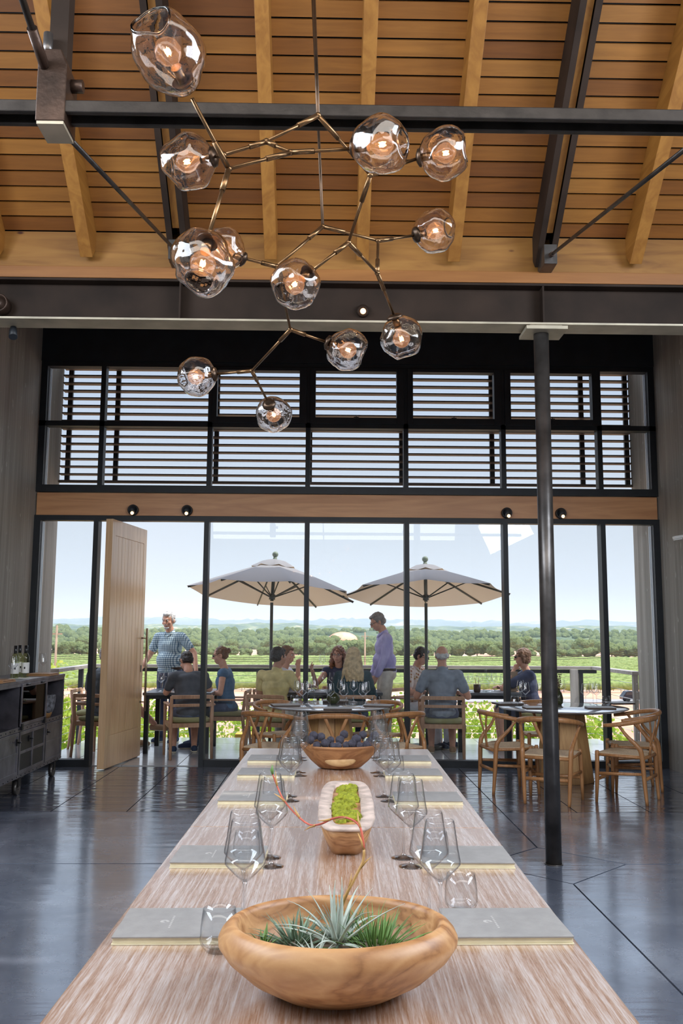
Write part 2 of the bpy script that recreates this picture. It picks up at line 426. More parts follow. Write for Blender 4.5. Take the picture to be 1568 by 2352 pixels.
# board-formed concrete
m, t, out = newmat('board_concrete'); p = principled(t, out, Roughness=.75)
n1 = node(t, 'ShaderNodeTexNoise', Scale=1.0, Detail=6.0, Roughness=.7); t.links.new(coords(t, (30, 30, .8)), n1.inputs['Vector'])
n2 = node(t, 'ShaderNodeTexNoise', Scale=1.0, Detail=3.0); t.links.new(coords(t, (7, 7, .15)), n2.inputs['Vector'])
ad = node(t, 'ShaderNodeMath', operation='ADD'); t.links.new(n1.outputs[0], ad.inputs[0]); t.links.new(n2.outputs[0], ad.inputs[1])
r = ramp(t, [(.36, (.22, .20, .17)), (.52, (.32, .29, .25)), (.64, (.41, .375, .33))], None)
hf = node(t, 'ShaderNodeMath', operation='MULTIPLY'); hf.inputs[1].default_value = .5; t.links.new(ad.outputs[0], hf.inputs[0]); t.links.new(hf.outputs[0], r.inputs[0])
n3 = node(t, 'ShaderNodeTexNoise', Scale=9.0, Detail=2.0); t.links.new(coords(t, (2.5, 2.5, .9)), n3.inputs['Vector'])
r3 = ramp(t, [(.70, (0, 0, 0)), (.76, (.35, .35, .34))], n3.outputs[0])
mx = node(t, 'ShaderNodeMix', data_type='RGBA', blend_type='ADD'); mx.inputs[0].default_value = .6
t.links.new(r.outputs[0], mx.inputs[6]); t.links.new(r3.outputs[0], mx.inputs[7]); t.links.new(mx.outputs[2], p.inputs['Base Color'])
bb = node(t, 'ShaderNodeBump', Strength=.4, Distance=.01); t.links.new(ad.outputs[0], bb.inputs['Height']); t.links.new(bb.outputs[0], p.inputs['Normal'])

# polished concrete floor (joints are real grooves drawn by the mesh of slabs)
def floor_mat(name, c1, c2, c3, r0, r1, bump, dist=.008):
    m, t, out = newmat(name); p = principled(t, out, Roughness=.2)
    n1 = node(t, 'ShaderNodeTexNoise', Scale=1.1, Detail=8.0, Roughness=.62, Distortion=.8); t.links.new(coords(t), n1.inputs['Vector'])
    r = ramp(t, [(.30, c1), (.52, c2), (.72, c3)], n1.outputs[0]); t.links.new(r.outputs[0], p.inputs['Base Color'])
    n2 = node(t, 'ShaderNodeTexNoise', Scale=2.2, Detail=7.0, Roughness=.7); t.links.new(coords(t), n2.inputs['Vector'])
    mr = node(t, 'ShaderNodeMapRange'); mr.inputs['To Min'].default_value = r0; mr.inputs['To Max'].default_value = r1
    mr.inputs['From Min'].default_value = .3; mr.inputs['From Max'].default_value = .7
    t.links.new(n2.outputs[0], mr.inputs[0]); t.links.new(mr.outputs[0], p.inputs['Roughness'])
    n3 = node(t, 'ShaderNodeTexNoise', Scale=1.0, Detail=3.0); t.links.new(coords(t, (1.6, 9, 3)), n3.inputs['Vector'])
    bb = node(t, 'ShaderNodeBump', Strength=bump, Distance=.004); t.links.new(n3.outputs[0], bb.inputs['Height']); t.links.new(bb.outputs[0], p.inputs['Normal']); t.links.new(bb.outputs[0], p.inputs['Coat Normal'])
    bb.inputs['Distance'].default_value = dist; p.inputs['Coat Weight'].default_value = 1.0; p.inputs['Coat Roughness'].default_value = .13; p.inputs['Coat IOR'].default_value = 2.0
    return m
floor_mat('floor_concrete', (.085, .10, .145), (.16, .185, .245), (.33, .37, .45), .16, .38, .25)
floor_mat('floor_tile', (.06, .066, .095), (.10, .11, .15), (.16, .175, .215), .10, .24, .6, .016)
floor_mat('deck_tile', (.36, .37, .39), (.46, .47, .49), (.55, .56, .57), .25, .45, .2)
plain('joint', (.02, .02, .024), .8)
plain('joint_light', (.28, .27, .26), .8)

# cerused oak table top
m, t, out = newmat('oak_top'); p = principled(t, out, Roughness=.27)
v = coords(t, (24, .55, 24))
n1 = node(t, 'ShaderNodeTexNoise', Scale=1.0, Detail=1.5, Distortion=.35); t.links.new(v, n1.inputs['Vector'])
ml = node(t, 'ShaderNodeMath', operation='MULTIPLY'); ml.inputs[1].default_value = 11; t.links.new(n1.outputs[0], ml.inputs[0])
pg = node(t, 'ShaderNodeMath', operation='PINGPONG'); pg.inputs[1].default_value = 1; t.links.new(ml.outputs[0], pg.inputs[0])
n2 = node(t, 'ShaderNodeTexNoise', Scale=1.0, Detail=5.0, Roughness=.75); t.links.new(coords(t, (260, 9, 60)), n2.inputs['Vector'])
mxf = node(t, 'ShaderNodeMix', data_type='FLOAT'); mxf.inputs[0].default_value = .84; t.links.new(pg.outputs[0], mxf.inputs[2]); t.links.new(n2.outputs[0], mxf.inputs[3])
r = ramp(t, [(.34, (.31, .155, .085)), (.46, (.42, .265, .185)), (.54, (.50, .37, .305)), (.66, (.62, .52, .47))], mxf.outputs[0]); t.links.new(r.outputs[0], p.inputs['Base Color'])
bb = node(t, 'ShaderNodeBump', Strength=.10, Distance=.0015); t.links.new(mxf.outputs[0], bb.inputs['Height']); t.links.new(bb.outputs[0], p.inputs['Normal'])
p.inputs['Coat Weight'].default_value = 1.0; p.inputs['Coat Roughness'].default_value = .22; p.inputs['Coat IOR'].default_value = 2.4

# umbrella cloth: lets daylight through
m, t, out = newmat('canopy')
df = node(t, 'ShaderNodeBsdfDiffuse'); df.inputs[0].default_value = (.58, .575, .60, 1)
tl = node(t, 'ShaderNodeBsdfTranslucent'); tl.inputs[0].default_value = (.28, .19, .115, 1)
mx = node(t, 'ShaderNodeMixShader'); mx.inputs[0].default_value = .5
t.links.new(df.outputs[0], mx.inputs[1]); t.links.new(tl.outputs[0], mx.inputs[2]); t.links.new(mx.outputs[0], out.inputs[0])
# leaves
def leaf_mat(name, c1, c2, c3):
    m, t, out = newmat(name)
    n = node(t, 'ShaderNodeTexNoise', Scale=1.7, Detail=5.0); t.links.new(coords(t), n.inputs['Vector'])
    r = ramp(t, [(.3, c1), (.5, c2), (.7, c3)], n.outputs[0])
    df = node(t, 'ShaderNodeBsdfDiffuse'); tl = node(t, 'ShaderNodeBsdfTranslucent')
    t.links.new(r.outputs[0], df.inputs[0]); t.links.new(r.outputs[0], tl.inputs[0])
    mx = node(t, 'ShaderNodeMixShader'); mx.inputs[0].default_value = .4
    t.links.new(df.outputs[0], mx.inputs[1]); t.links.new(tl.outputs[0], mx.inputs[2]); t.links.new(mx.outputs[0], out.inputs[0])
leaf_mat('vine_leaf', (.12, .22, .03), (.32, .46, .06), (.62, .66, .16))
leaf_mat('tree_leaf', (.13, .17, .07), (.22, .27, .11), (.34, .37, .17))
leaf_mat('vine_row_leaf', (.22, .30, .11), (.34, .42, .16), (.46, .52, .22))
# ground and hills
def ground_mat(name, stops, scale, sxy=(1, 1, 1), det=8):
    m, t, out = newmat(name); p = principled(t, out, Roughness=1)
    n = node(t, 'ShaderNodeTexNoise', Scale=scale, Detail=float(det), Roughness=.65); t.links.new(coords(t, sxy), n.inputs['Vector'])
    r = ramp(t, stops, n.outputs[0]); t.links.new(r.outputs[0], p.inputs['Base Color']); return m
ground_mat('soil', [(.3, (.42, .17, .12)), (.5, (.60, .34, .22)), (.62, (.72, .52, .36)), (.75, (.30, .36, .10))], .05)
ground_mat('wooded_hill', [(.34, (.03, .06, .03)), (.50, (.09, .13, .06)), (.60, (.17, .21, .09)), (.68, (.55, .42, .28))], .045, (1, .5, 3), 12)
ground_mat('far_hill', [(.40, (.04, .07, .05)), (.56, (.08, .11, .07)), (.66, (.42, .35, .25))], .004, (1, .5, 4))

# people materials
plain('skin', (.60, .32, .22), .55, 0, .08, 30, **{'Subsurface Weight': .0})
plain('skin_tan', (.50, .26, .17), .55, 0, .08, 30)
for nm, c in dict(tee_charcoal=(.075, .085, .10), tee_slate=(.085, .095, .115), polo_yellow=(.66, .56, .26), tee_white=(.66, .69, .76),
                  shirt_blue=(.25, .29, .35), top_teal=(.035, .075, .095), top_navy=(.04, .05, .10), jeans=(.06, .08, .14), khaki=(.62, .60, .54),
                  shorts_dark=(.10, .12, .18), chino=(.33, .30, .24), shoe_tan=(.34, .22, .13), shoe_navy=(.03, .05, .10), sole=(.6, .56, .45),
                  hair_grey=(.36, .34, .33), hair_white=(.55, .55, .55), hair_dark=(.028, .022, .020), hair_brown=(.16, .075, .035), hair_blonde=(.56, .42, .24),
                  hair_auburn=(.20, .07, .03), hair_salt=(.20, .19, .185), black_plastic=(.01, .01, .01), belt=(.04, .025, .015), eye=(.7, .68, .65), lip=(.42, .16, .13), denim=(.07, .15, .27)).items():
    plain(nm, c, .85 if 'hair' not in nm else .5, 0, .18 if 'hair' not in nm else .35, 25 if 'hair' in nm else 12, .25 if 'hair' not in nm else .5, 14 if 'hair' not in nm else 90)
# woven shirts with patterns
m, t, out = newmat('shirt_plaid'); p = principled(t, out, Roughness=.85)
sp = node(t, 'ShaderNodeSeparateXYZ'); t.links.new(coords(t, (1, 1, 1)), sp.inputs[0])
def stripe(ax, freq, wd):
    a = node(t, 'ShaderNodeMath', operation='MULTIPLY'); a.inputs[1].default_value = freq; t.links.new(sp.outputs[ax], a.inputs[0])
    b = node(t, 'ShaderNodeMath', operation='FRACT'); t.links.new(a.outputs[0], b.inputs[0])
    c = node(t, 'ShaderNodeMath', operation='LESS_THAN'); c.inputs[1].default_value = wd; t.links.new(b.outputs[0], c.inputs[0]); return c.outputs[0]
a1 = stripe(0, 36, .36); a2 = stripe(2, 36, .36)
ad = node(t, 'ShaderNodeMath', operation='ADD'); t.links.new(a1, ad.inputs[0]); t.links.new(a2, ad.inputs[1])
h = node(t, 'ShaderNodeMath', operation='MULTIPLY'); h.inputs[1].default_value = .5; t.links.new(ad.outputs[0], h.inputs[0])
r = ramp(t, [(0, (.58, .68, .72)), (.5, (.16, .27, .36)), (1, (.045, .08, .15))], h.outputs[0]); t.links.new(r.outputs[0], p.inputs['Base Color'])
m, t, out = newmat('shirt_floral'); p = principled(t, out, Roughness=.85)
vo = node(t, 'ShaderNodeTexVoronoi', Scale=22.0); t.links.new(coords(t), vo.inputs['Vector'])
r = ramp(t, [(.25, (.30, .10, .07)), (.35, (.50, .40, .20)), (.45, (.62, .54, .50)), (.9, (.66, .58, .56))], vo.outputs['Distance']); t.links.new(r.outputs[0], p.inputs['Base Color'])
m, t, out = newmat('shirt_violet'); p = principled(t, out, Roughness=.8)
wv = node(t, 'ShaderNodeTexNoise', Scale=5.0, Detail=4.0); t.links.new(coords(t, (3, 3, .8)), wv.inputs['Vector'])
r = ramp(t, [(.3, (.36, .34, .66)), (.7, (.52, .50, .82))], wv.outputs[0]); t.links.new(r.outputs[0], p.inputs['Base Color'])

# ================================================================== the room
YW, XL, XR = 10.67, -3.39, 3.93          # window wall line, side wall faces
YF = 11.55                                 # outer end of the concrete fin walls
ST = 'structure'
def struct(mb, name, mat, **kw): return mb.build(name, M[mat], kind=ST, **kw)
# --- floor: slabs with narrow joints between them
b = MB(); b.box((-3.6, -3.2, -.30), (4.2, 10.62, -.012)); struct(b, 'floor', 'joint')
fl = bpy.data.objects['floor']
G = .005
def slab(mb, x0, x1, y0, y1): mb.box((x0 + G, y0 + G, -.012), (x1 - G, y1 - G, 0))
cx, cy, hd = 1.52, 6.25, .47
b = MB()
# slabs round the column's diamond-shaped isolation joint
b.poly([(cx - hd, cy, -.012), (cx, cy - hd, -.012), (cx + hd, cy, -.012), (cx, cy + hd, -.012)], (0, 0, .012))
g = .011
b.poly([(-3.6, cy + g, -.012), (cx - hd - g, cy + g, -.012), (cx - g * .5, cy + hd + g, -.012), (cx - g * .5, 8.0, -.012), (-3.6, 8.0, -.012)], (0, 0, .012))
b.poly([(cx + hd + g, cy + g, -.012), (4.2, cy + g, -.012), (4.2, 8.0, -.012), (cx + g * .5, 8.0, -.012), (cx + g * .5, cy + hd + g, -.012)], (0, 0, .012))
b.poly([(-3.6, -3.2, -.012), (cx - g * .5, -3.2, -.012), (cx - g * .5, cy - hd - g, -.012), (cx - hd - g, cy - g * .3, -.012), (-3.6, cy - g * .3, -.012)], (0, 0, .012))
b.poly([(cx + g * .5, -3.2, -.012), (4.2, -3.2, -.012), (4.2, cy - g * .3, -.012), (cx + hd + g, cy - g * .3, -.012), (cx + g * .5, cy - hd - g, -.012)], (0, 0, .012))
b.build('floor_slab', M['floor_concrete'], fl)
b = MB(); xs = [-3.6] + [1.52 - .636 * k for k in range(7, -4, -1)] + [4.2]; xs = sorted(x for x in xs if -3.6 <= x <= 4.2)
ys = [8.0 + .331 * k for k in range(8)] + [10.62]
for x0, x1 in zip(xs, xs[1:]):
    for y0, y1 in zip(ys, ys[1:]): slab(b, x0, x1, y0 + (-.003 if y0 > 8.01 else .004), y1 - .0)
b.build('floor_tile', M['floor_tile'], fl)
# --- deck outside, same level
b = MB(); b.box((-3.36, 10.72, -.30), (3.98, 13.56, -.013)); dk = struct(b, 'deck', 'joint_light')
b = MB()
xs2 = sorted(x for x in [-3.36] + [1.52 - .636 * k for k in range(7, -4, -1)] + [3.98] if -3.36 <= x <= 3.98)
ys2 = [10.72 + .71 * k for k in range(4)] + [13.56]
for x0, x1 in zip(xs2, xs2[1:]):
    for y0, y1 in zip(ys2, ys2[1:]): b.box((x0 + .004, y0 + .004, -.013), (x1 - .004, y1 - .004, 0))
b.build('deck_tile', M['deck_tile'], dk)
# --- side walls run through the glass and end as fins on the deck
b = MB(); b.box((XL - .42, -3.2, -.5), (XL, 6.05, 7.4)).box((XL - .42, 6.05, -.5), (XL, YF, 5.3)); struct(b, 'wall_left', 'board_concrete')
b = MB(); b.box((XR, -3.2, -.5), (XR + .42, 6.05, 7.4)).box((XR, 6.05, -.5), (XR + .42, YF, 5.3)); struct(b, 'wall_right', 'board_concrete')
b = MB(); b.box((-3.8, -3.4, -.5), (4.35, -3.2, 5.0)); struct(b, 'wall_back', 'white_trim')
# --- header above the upper windows
b = MB(); b.box((XL, 10.60, 4.70), (XR, 10.80, 5.6)); struct(b, 'wall_front', 'frame_black')
# --- wooden band between the two rows of glass
b = MB(); b.box((XL + .02, 10.62, 2.85), (XR - .02, 10.74, 3.115)); struct(b, 'trim_1', 'band_wood', bevel=.004)

# --- roof: slope from the steel beam up to the ridge, mirrored behind; lower roof out to the fins
SL = R(40.8); kx, kz = math.cos(SL), math.sin(SL)
RY0, RZ0 = 6.22, 4.325                     # where the board plane meets the blocking
def roofpt(s, off=0.0): return (RY0 - s * kx + off * kz * 1.0, RZ0 + s * kz + off * kx)   # s up the slope, off above the plane
RIDGE = (RY0 - 3.25) / kx
rafx = [1.535 - .645 * k for k in range(-4, 9)]
STEEL = {1.535: 1, 1.535 - .645 * 4: 1}
b = MB()
XA, XB = -4.9, 5.3
sp = .1365
nsl = int(RIDGE / .1075)
M['ceiling_board'].node_tree.nodes  # tone per board follows depth spacing below
for i in range(nsl):
    y0, z0 = roofpt(i * .1075 + .0065); y1, z1 = roofpt((i + 1) * .1075 - .0065)
    y2, z2 = roofpt((i + 1) * .1075 - .0065, .02); y3, z3 = roofpt(i * .1075 + .0065, .02)
    b.poly([(XA, y0, z0), (XA, y1, z1), (XA, y2, z2), (XA, y3, z3)], (XB - XA, 0, 0))
ceil = struct(b, 'ceiling', 'ceiling_board')
b = MB()
y0, z0 = roofpt(-.5, .05); y1, z1 = roofpt(RIDGE, .05); y2, z2 = roofpt(RIDGE, .25); y3, z3 = roofpt(-.5, .25)
b.poly([(XA, y0, z0), (XA, y1, z1), (XA, y2, z2), (XA, y3, z3)], (XB - XA, 0, 0))
yb = 2 * 3.25
b.poly([(XA, yb - y0, z0), (XA, yb - y1, z1), (XA, yb - y2, z2), (XA, yb - y3, z3)], (XB - XA, 0, 0))
b.build('roof_deck', M['frame_black'], ceil)
b = MB()
b.poly([(XA, 6.36, 4.12), (XA, 10.62, 5.115), (XA, 10.62, 5.14), (XA, 6.36, 4.14)], (XB - XA, 0, 0)); b.build('lower_boards', M['plate_wood'], ceil)
b = MB(); b.poly([(XA, 6.2, 4.6), (XA, 10.6, 5.16), (XA, 11.55, 5.3), (XA, 11.55, 5.5), (XA, 6.0, 5.2)], (XB - XA, 0, 0)); b.box((XA, -3.4, 4.33), (XB, .4, 4.5)); b.build('roof_cover', M['frame_black'], ceil)

# --- rafters (the room's frame)
def slope_beam(mb, x, w, s0, s1, off0, off1):
    p = [roofpt(s0, off0), roofpt(s1, off0), roofpt(s1, off1), roofpt(s0, off1)]
    mb.poly([(x - w / 2, y, z) for y, z in p], (w, 0, 0))
rn = ['nearest the left edge of the picture', 'second from the left end of the ceiling', 'third from the left, just left of the left steel rafter',
      'first to the right of the left steel rafter', 'above the hanging stem of the chandelier, right of it', 'last wooden one before the right steel rafter',
      'first to the right of the right steel rafter', 'at the upper right corner of the picture']
order = sorted(x for x in rafx if -3.1 < x < 3.4)
wnum = 0
desc = {round(1.535 + .645, 3): 'Pale wooden rafter just right of the right dark steel rafter', round(1.535 + 1.29, 3): 'Pale wooden rafter at the far right edge of the ceiling',
        round(1.535 - .645, 3): 'Pale wooden rafter just left of the right dark steel rafter', round(1.535 - 1.29, 3): 'Pale wooden rafter behind the large globe right of the chandelier stem',
        round(1.535 - 1.935, 3): 'Pale wooden rafter just left of the chandelier stem', round(1.535 - 3.225, 3): 'Pale wooden rafter running down left of the left steel rafter, behind the steel node box',
        round(1.535 - 3.87, 3): 'Pale wooden rafter at the far left edge of the ceiling', round(1.535 - 4.515, 3): 'Wooden rafter hidden at the left beyond the picture edge'}
for x in order:
    k = round(x, 3)
    if abs(x - 1.535) < .01 or abs(x - (1.535 - 2.58)) < .01:
        r_ = thing('steel_rafter', ('Dark paired steel channel rafter above the steel column on the right' if x > 0 else 'Dark paired steel channel rafter behind the left cluster of globes'), 'rafter', (0, 0, 0), 0, 'dark steel rafters of the trusses')
        for sgn in (-1, 1):
            b = MB()
            slope_beam(b, x + sgn * .062, .012, -.12, RIDGE, -.215, .0)
            slope_beam(b, x + sgn * .047, .04, -.12, RIDGE, -.222, -.21)
            slope_beam(b, x + sgn * .047, .04, -.12, RIDGE, -.01, .0)
            b.build('channel', M['tie_steel'] if False else M['beam_steel'], r_)
        b = MB(); slope_beam(b, x, .05, .12, RIDGE, -.185, -.002); b.build('wood_core', M['rafter'], r_)
        b = MB(); b.box((x - .045, 5.98, 4.03), (x + .045, 6.18, 4.17)); b.build('foot_bracket', M['column_steel'], r_, bevel=.004)
    elif k in desc and x > -2.9 and x < 3.0:
        b = MB(); slope_beam(b, x, .086, -.09, RIDGE, -.215, -.001)
        o = b.build('wooden_rafter', M['rafter'], bevel=.003)
        tag(o, desc[k], 'rafter', 'pale wooden rafters under the ceiling boards')
b = MB(); b.box((XA, 6.222, 4.04), (XB, 6.26, 4.322)); o = b.build('blocking_board', M['knotty']); tag(o, 'Knotty pine blocking board closing the foot of the ceiling above the steel beam', 'board')
b = MB(); b.box((XA, 6.145, 3.955), (XB, 6.355, 4.038)); o = b.build('wall_plate', M['plate_wood'], bevel=.003); tag(o, 'Reddish wooden plate lying along the top of the steel beam', 'wooden plate')

# --- steel I-beam
bm_ = thing('steel_beam', 'Big dark brown steel I-beam crossing the room above the tall windows', 'beam', (0, 6.25, 3.655))
b = MB(); b.box((XA, -.006, .012), (XB, .006, .288)); b.build('web', M['beam_steel'], bm_)
b = MB(); b.box((XA, -.1, .282), (XB, .1, .298)); b.build('flange', M['beam_steel'], bm_)
b = MB(); b.box((XA, -.1, 0), (XB, .1, .014)); b.build('flange', M['steel_lit'], bm_)
for x in (1.52, -1.03, -2.32 + 6.4):
    b = MB(); b.box((x - .006, -.095, .014), (x + .006, -.006, .282)); b.build('stiffener', M['beam_steel'], bm_)
# --- column
co = thing('steel_column', 'Round dark steel column standing in a diamond floor joint right of the table', 'column', (1.52, 6.25, 0))
b = MB(); b.cyl((0, 0, 0), (0, 0, 3.615), .053, n=40); b.build('shaft', M['column_steel'], co)
b = MB(); b.box((-.13, -.125, 3.615), (.16, .125, 3.640)).box((-.10, -.09, 3.640), (.13, .09, 3.655)); b.build('cap_plate', M['steel_lit'], co, bevel=.002)
b = MB(); b.cyl((0, 0, 0), (0, 0, .006), .06, n=40); b.build('base_ring', M['column_steel'], co)

# --- truss tie and node
tx, ty = -1.045, 3.28
o = MB(); o.box((XL, ty - .055, 3.438), (XR, ty - .03, 3.486)).box((XL, ty + .03, 3.438), (XR, ty + .055, 3.486)).box((XL, ty - .03, 3.470), (XR, ty + .03, 3.486))
o = o.build('steel_tie_bar', M['tie_steel'], bevel=.004); tag(o, 'Long slim steel tie bar crossing the picture behind the chandelier', 'tie bar')
nd = thing('truss_node', 'Rusty brown steel node box where the tie rods meet at upper left', 'steel bracket', (tx, ty, 3.40))
b = MB(); b.poly([(-.055, -.06, .0), (.055, -.06, .0), (.055, -.06, .23), (.03, -.06, .29), (-.03, -.06, .29), (-.055, -.06, .23)], (0, .15, 0)); b.build('box', M['node_steel'], nd, bevel=.004)
b = MB(); b.box((-.05, -.055, -.012), (.05, .085, .0)); b.build('bottom_plate', M['steel_lit'], nd)
b = MB(); b.box((-.035, 0, .25), (.035, .07, 3.1)); b.build('king_post', M['beam_steel'], nd)
b = MB(); b.cyl((-.03, -.03, .27), (-.03, -.03, .37), .018); b.build('sleeve', M['column_steel'], nd)
b = MB(); b.cyl((.055, .01, .18), (.10, .01, .18), .025, n=6); b.build('bolt', M['node_steel'], nd)
def rod(name, p0, p1, r, label, end=.16, rr=1.5):
    t_ = thing(name, label, 'tie rod', p0, 0, 'diagonal steel tie rods of the trusses'); p0, p1 = V(p0), V(p1); d = p1 - p0
    b = MB(); b.cyl((0, 0, 0), d, r, n=12); b.build('rod', M['tie_steel'], t_)
    b = MB(); b.cyl((0, 0, 0), d.normalized() * end, r * rr, n=12); b.build('sleeve', M['node_steel'], t_)
rod('tie_rod', (tx, ty + .06, 3.44), (tx, 6.0, 4.10), .0115, 'Thin steel rod running from the node box down right to the left steel rafter foot')
rod('tie_rod', (tx - .03, ty - .06, 3.62), (tx - .03, .8, 4.3), .013, 'Thin steel rod leaving the top of the node box towards the upper left corner')
rod('tie_rod', (1.535, 6.03, 4.10), (1.535, ty, 3.49), .0115, 'Thin steel rod rising from the right steel rafter foot to the right picture edge', .12)

# --- windows
zr = dict(b0=0.0, b1=.075, t1=2.79, t2=2.85, u0=3.125, u1=3.215, m0=3.915, m1=3.985, u2=4.64, u3=4.71)
mx_ = [-2.665, -1.385, -.215, .95, 2.105, 3.255]
mxu = [-2.65, -1.375, -.215, .945, 2.105, 3.255]
def frame_band(mb, x0, x1, z0, z1, vs, w=.055, y0=10.62, y1=10.74, bot=.075, top=.06):
    mb.box((x0, y0, z0), (x1, y1, z0 + bot)).box((x0, y0, z1 - top), (x1, y1, z1))
    mb.box((x0, y0, z0 + bot), (x0 + .075, y1, z1 - top)).box((x1 - .075, y0, z0 + bot), (x1, y1, z1 - top))
    for v in vs: mb.box((v - w / 2, y0, z0 + bot), (v + w / 2, y1, z1 - top))
# lower glass wall; second bay is the doorway
b = MB()
b.box((XL, 10.62, 0), (-2.665, 10.74, .075)).box((-1.385, 10.62, 0), (XR, 10.74, .075)).box((XL, 10.62, 2.79), (XR, 10.74, 2.85))
b.box((XL, 10.62, .075), (XL + .075, 10.74, 2.79)).box((XR - .075, 10.62, .075), (XR, 10.74, 2.79))
for v in mx_: b.box((v - .028, 10.60, .0), (v + .028, 10.76, 2.79))
wl = struct(b, 'window_1', 'frame_black')
edges = [XL + .075] + mx_ + [XR - .075]
for i, (x0, x1) in enumerate(zip(edges, edges[1:])):
    if i == 1: continue
    b = MB(); b.box((x0 + .02, 10.676, .075), (x1 - .02, 10.684, 2.79)); b.build('pane', M['pane'], wl)
for x in (XL + .085, XR - .085):
    b = MB(); b.box((x - .006, 10.69, .08), (x + .006, 10.70, 2.78)).box((x - .006, 10.73, .08), (x + .006, 10.745, 2.78)); b.build('glazing_bead', M['jamb_aluminium'], wl)
# upper windows
b = MB(); frame_band(b, XL, XR, 3.125, 4.71, [], bot=.085, top=.07)
b.box((XL, 10.62, 3.915), (XR, 10.74, 3.975))
for v in mxu: b.box((v - .028, 10.62, 3.21), (v + .028, 10.74, 4.64))
wu = struct(b, 'window_2', 'frame_black')
eu = [XL + .075] + mxu + [XR - .075]
for i, (x0, x1) in enumerate(zip(eu, eu[1:])):
    b = MB(); b.box((x0 + .02, 10.676, 3.21), (x1 - .02, 10.684, 3.915)); b.build('pane', M['pane'], wu)
    if i in (0, 1, 6):
        b = MB(); b.box((x0 + .02, 10.676, 3.975), (x1 - .02, 10.684, 4.64)); b.build('pane', M['pane'], wu)
for (x0, x1), (a0, a1) in zip(zip(eu[2:6], eu[3:7]), ((-1.30, -.322), (-.129, .836), (1.03, 2.0), (2.198, 3.175))):
    b = MB(); b.box((x0 + .02, 10.60, 3.965), (a0, 10.72, 4.645)).box((a1, 10.60, 3.965), (x1 - .02, 10.72, 4.645))
    b.box((a0, 10.60, 3.965), (a1, 10.72, 4.04)).box((a0, 10.60, 4.605), (a1, 10.72, 4.645)); sa = b.build('window_sash', M['frame_black'], wu, bevel=.003)
    b = MB(); b.box((a0, 10.656, 4.04), (a1, 10.664, 4.605)); b.build('pane', M['pane'], sa)
    b = MB(); b.box(((a0 + a1) / 2 - .03, 10.585, 4.03), ((a0 + a1) / 2 + .03, 10.60, 4.045)).cyl(((a0 + a1) / 2, 10.58, 4.04), ((a0 + a1) / 2, 10.58, 4.06), .005); b.build('latch', M['column_steel'], sa)
for x in (XL + .085, XR - .085):
    b = MB()
    for z0, z1 in ((3.22, 3.91), (3.98, 4.63)): b.box((x - .006, 10.69, z0), (x + .006, 10.70, z1)).box((x - .006, 10.73, z0), (x + .006, 10.745, z1))
    b.build('glazing_bead', M['jamb_aluminium'], wu)

# --- louvre screen outside the upper windows
ls = thing('louvre_screen', 'Brown horizontal sun louvres on dark posts outside the upper windows', 'louvres', (0, 11.5, 3.4))
for i in range(16):
    b = MB(); z = .082 + i * .0985
    b.box((XL + .02, -.055, z - .007), (XR - .02, .055, z + .008)); b.build('louvre_blade', M['louver'], ls)
for x in (-3.30, -2.69, -1.41, -.21, .97, 2.14, 3.31, 3.89):
    b = MB(); b.box((x - .03, .05, 0), (x + .03, .09, 1.78)); b.build('post', M['frame_black'], ls)
b = MB(); b.box((XL, .0, -.02), (XR, .05, .012)); b.build('bottom_rail', M['louver'], ls)

# --- the open pivot door
d_ang = math.atan2(.158, 1.12)
dr = thing('door_1', None, None, (-2.415, 10.33, 0), -d_ang); tag(dr, kind=ST)
DW, DH, DT = 1.17, 2.775, .062
b = MB(); b.box((-DT, 0, .012), (0, DW, DH)); b.build('door_core', M['door_wood'], dr, bevel=.002)
for xo, nm in ((.0, 'front'), (-DT - .009, 'rear')):
    b = MB()
    b.box((xo, 0, .012), (xo + .009, .10, DH)).box((xo, DW - .10, .012), (xo + .009, DW, DH)).box((xo, .10, DH - .18), (xo + .009, DW - .10, DH)).box((xo, .10, .012), (xo + .009, DW - .10, .36))
    b.build('door_frame', M['door_wood'], dr, bevel=.0015)
    b = MB(); n_ = 9; w_ = (DW - .20) / n_
    for i in range(n_): b.box((xo, .10 + i * w_ + .0035, .365), (xo + .006, .10 + (i + 1) * w_ - .0035, DH - .185))
    b.build('door_boards', M['door_wood'], dr)
b = MB(); b.cyl((.075, DW - .07, .55), (.075, DW - .07, 1.55), .014, n=12); hb = b.build('door_handle', M['handle_steel'], dr)
for z in (.66, 1.43):
    b = MB(); b.cyl((.005, DW - .07, z), (.075, DW - .07, z), .009, n=10).cyl((.008, DW - .07, z), (.012, DW - .07, z), .018, n=12); b.build('handle_bracket', M['handle_steel'], hb)
b = MB(); b.box((.008, DW - .085, 1.02), (.014, DW - .055, 1.10)); b.build('lock_plate', M['column_steel'], dr)

# --- small round spot lamps on the wooden band, one on the beam
def spot(p, label, r=.062, name='wall_spotlight', group='small round spotlights on the wooden band'):
    t_ = thing(name, label, 'spotlight', p, 0, group)
    b = MB(); b.lathe([(r, 0), (r, .05), (r * .93, .058), (r * .80, .06), (r * .76, .035)], 28); m_ = b.build('housing', M['frame_black'], t_); m_.rotation_euler = (R(90), 0, 0)
    b = MB(); b.sphere((0, 0, 0), .019, 14, 10); q = b.build('lens', M['spot_glow'], t_, loc=(-.004 if p[0] < 1 else .018, -.062, -.040))
    b = MB(); b.cyl((0, .0, 0), (0, -.03, 0), .026, n=18); b.build('snoot', M['frame_black'], t_, loc=(0, -.03, -.03))
for x, lb in ((-2.24, 'Round black spotlight on the wooden band above the open door'), (-1.613, 'Round black spotlight on the wooden band, second from the left'),
              (2.121, 'Round black spotlight on the wooden band just left of the steel column'), (2.758, 'Round black spotlight on the wooden band right of the steel column')):
    spot((x, 10.62, 2.912), lb)
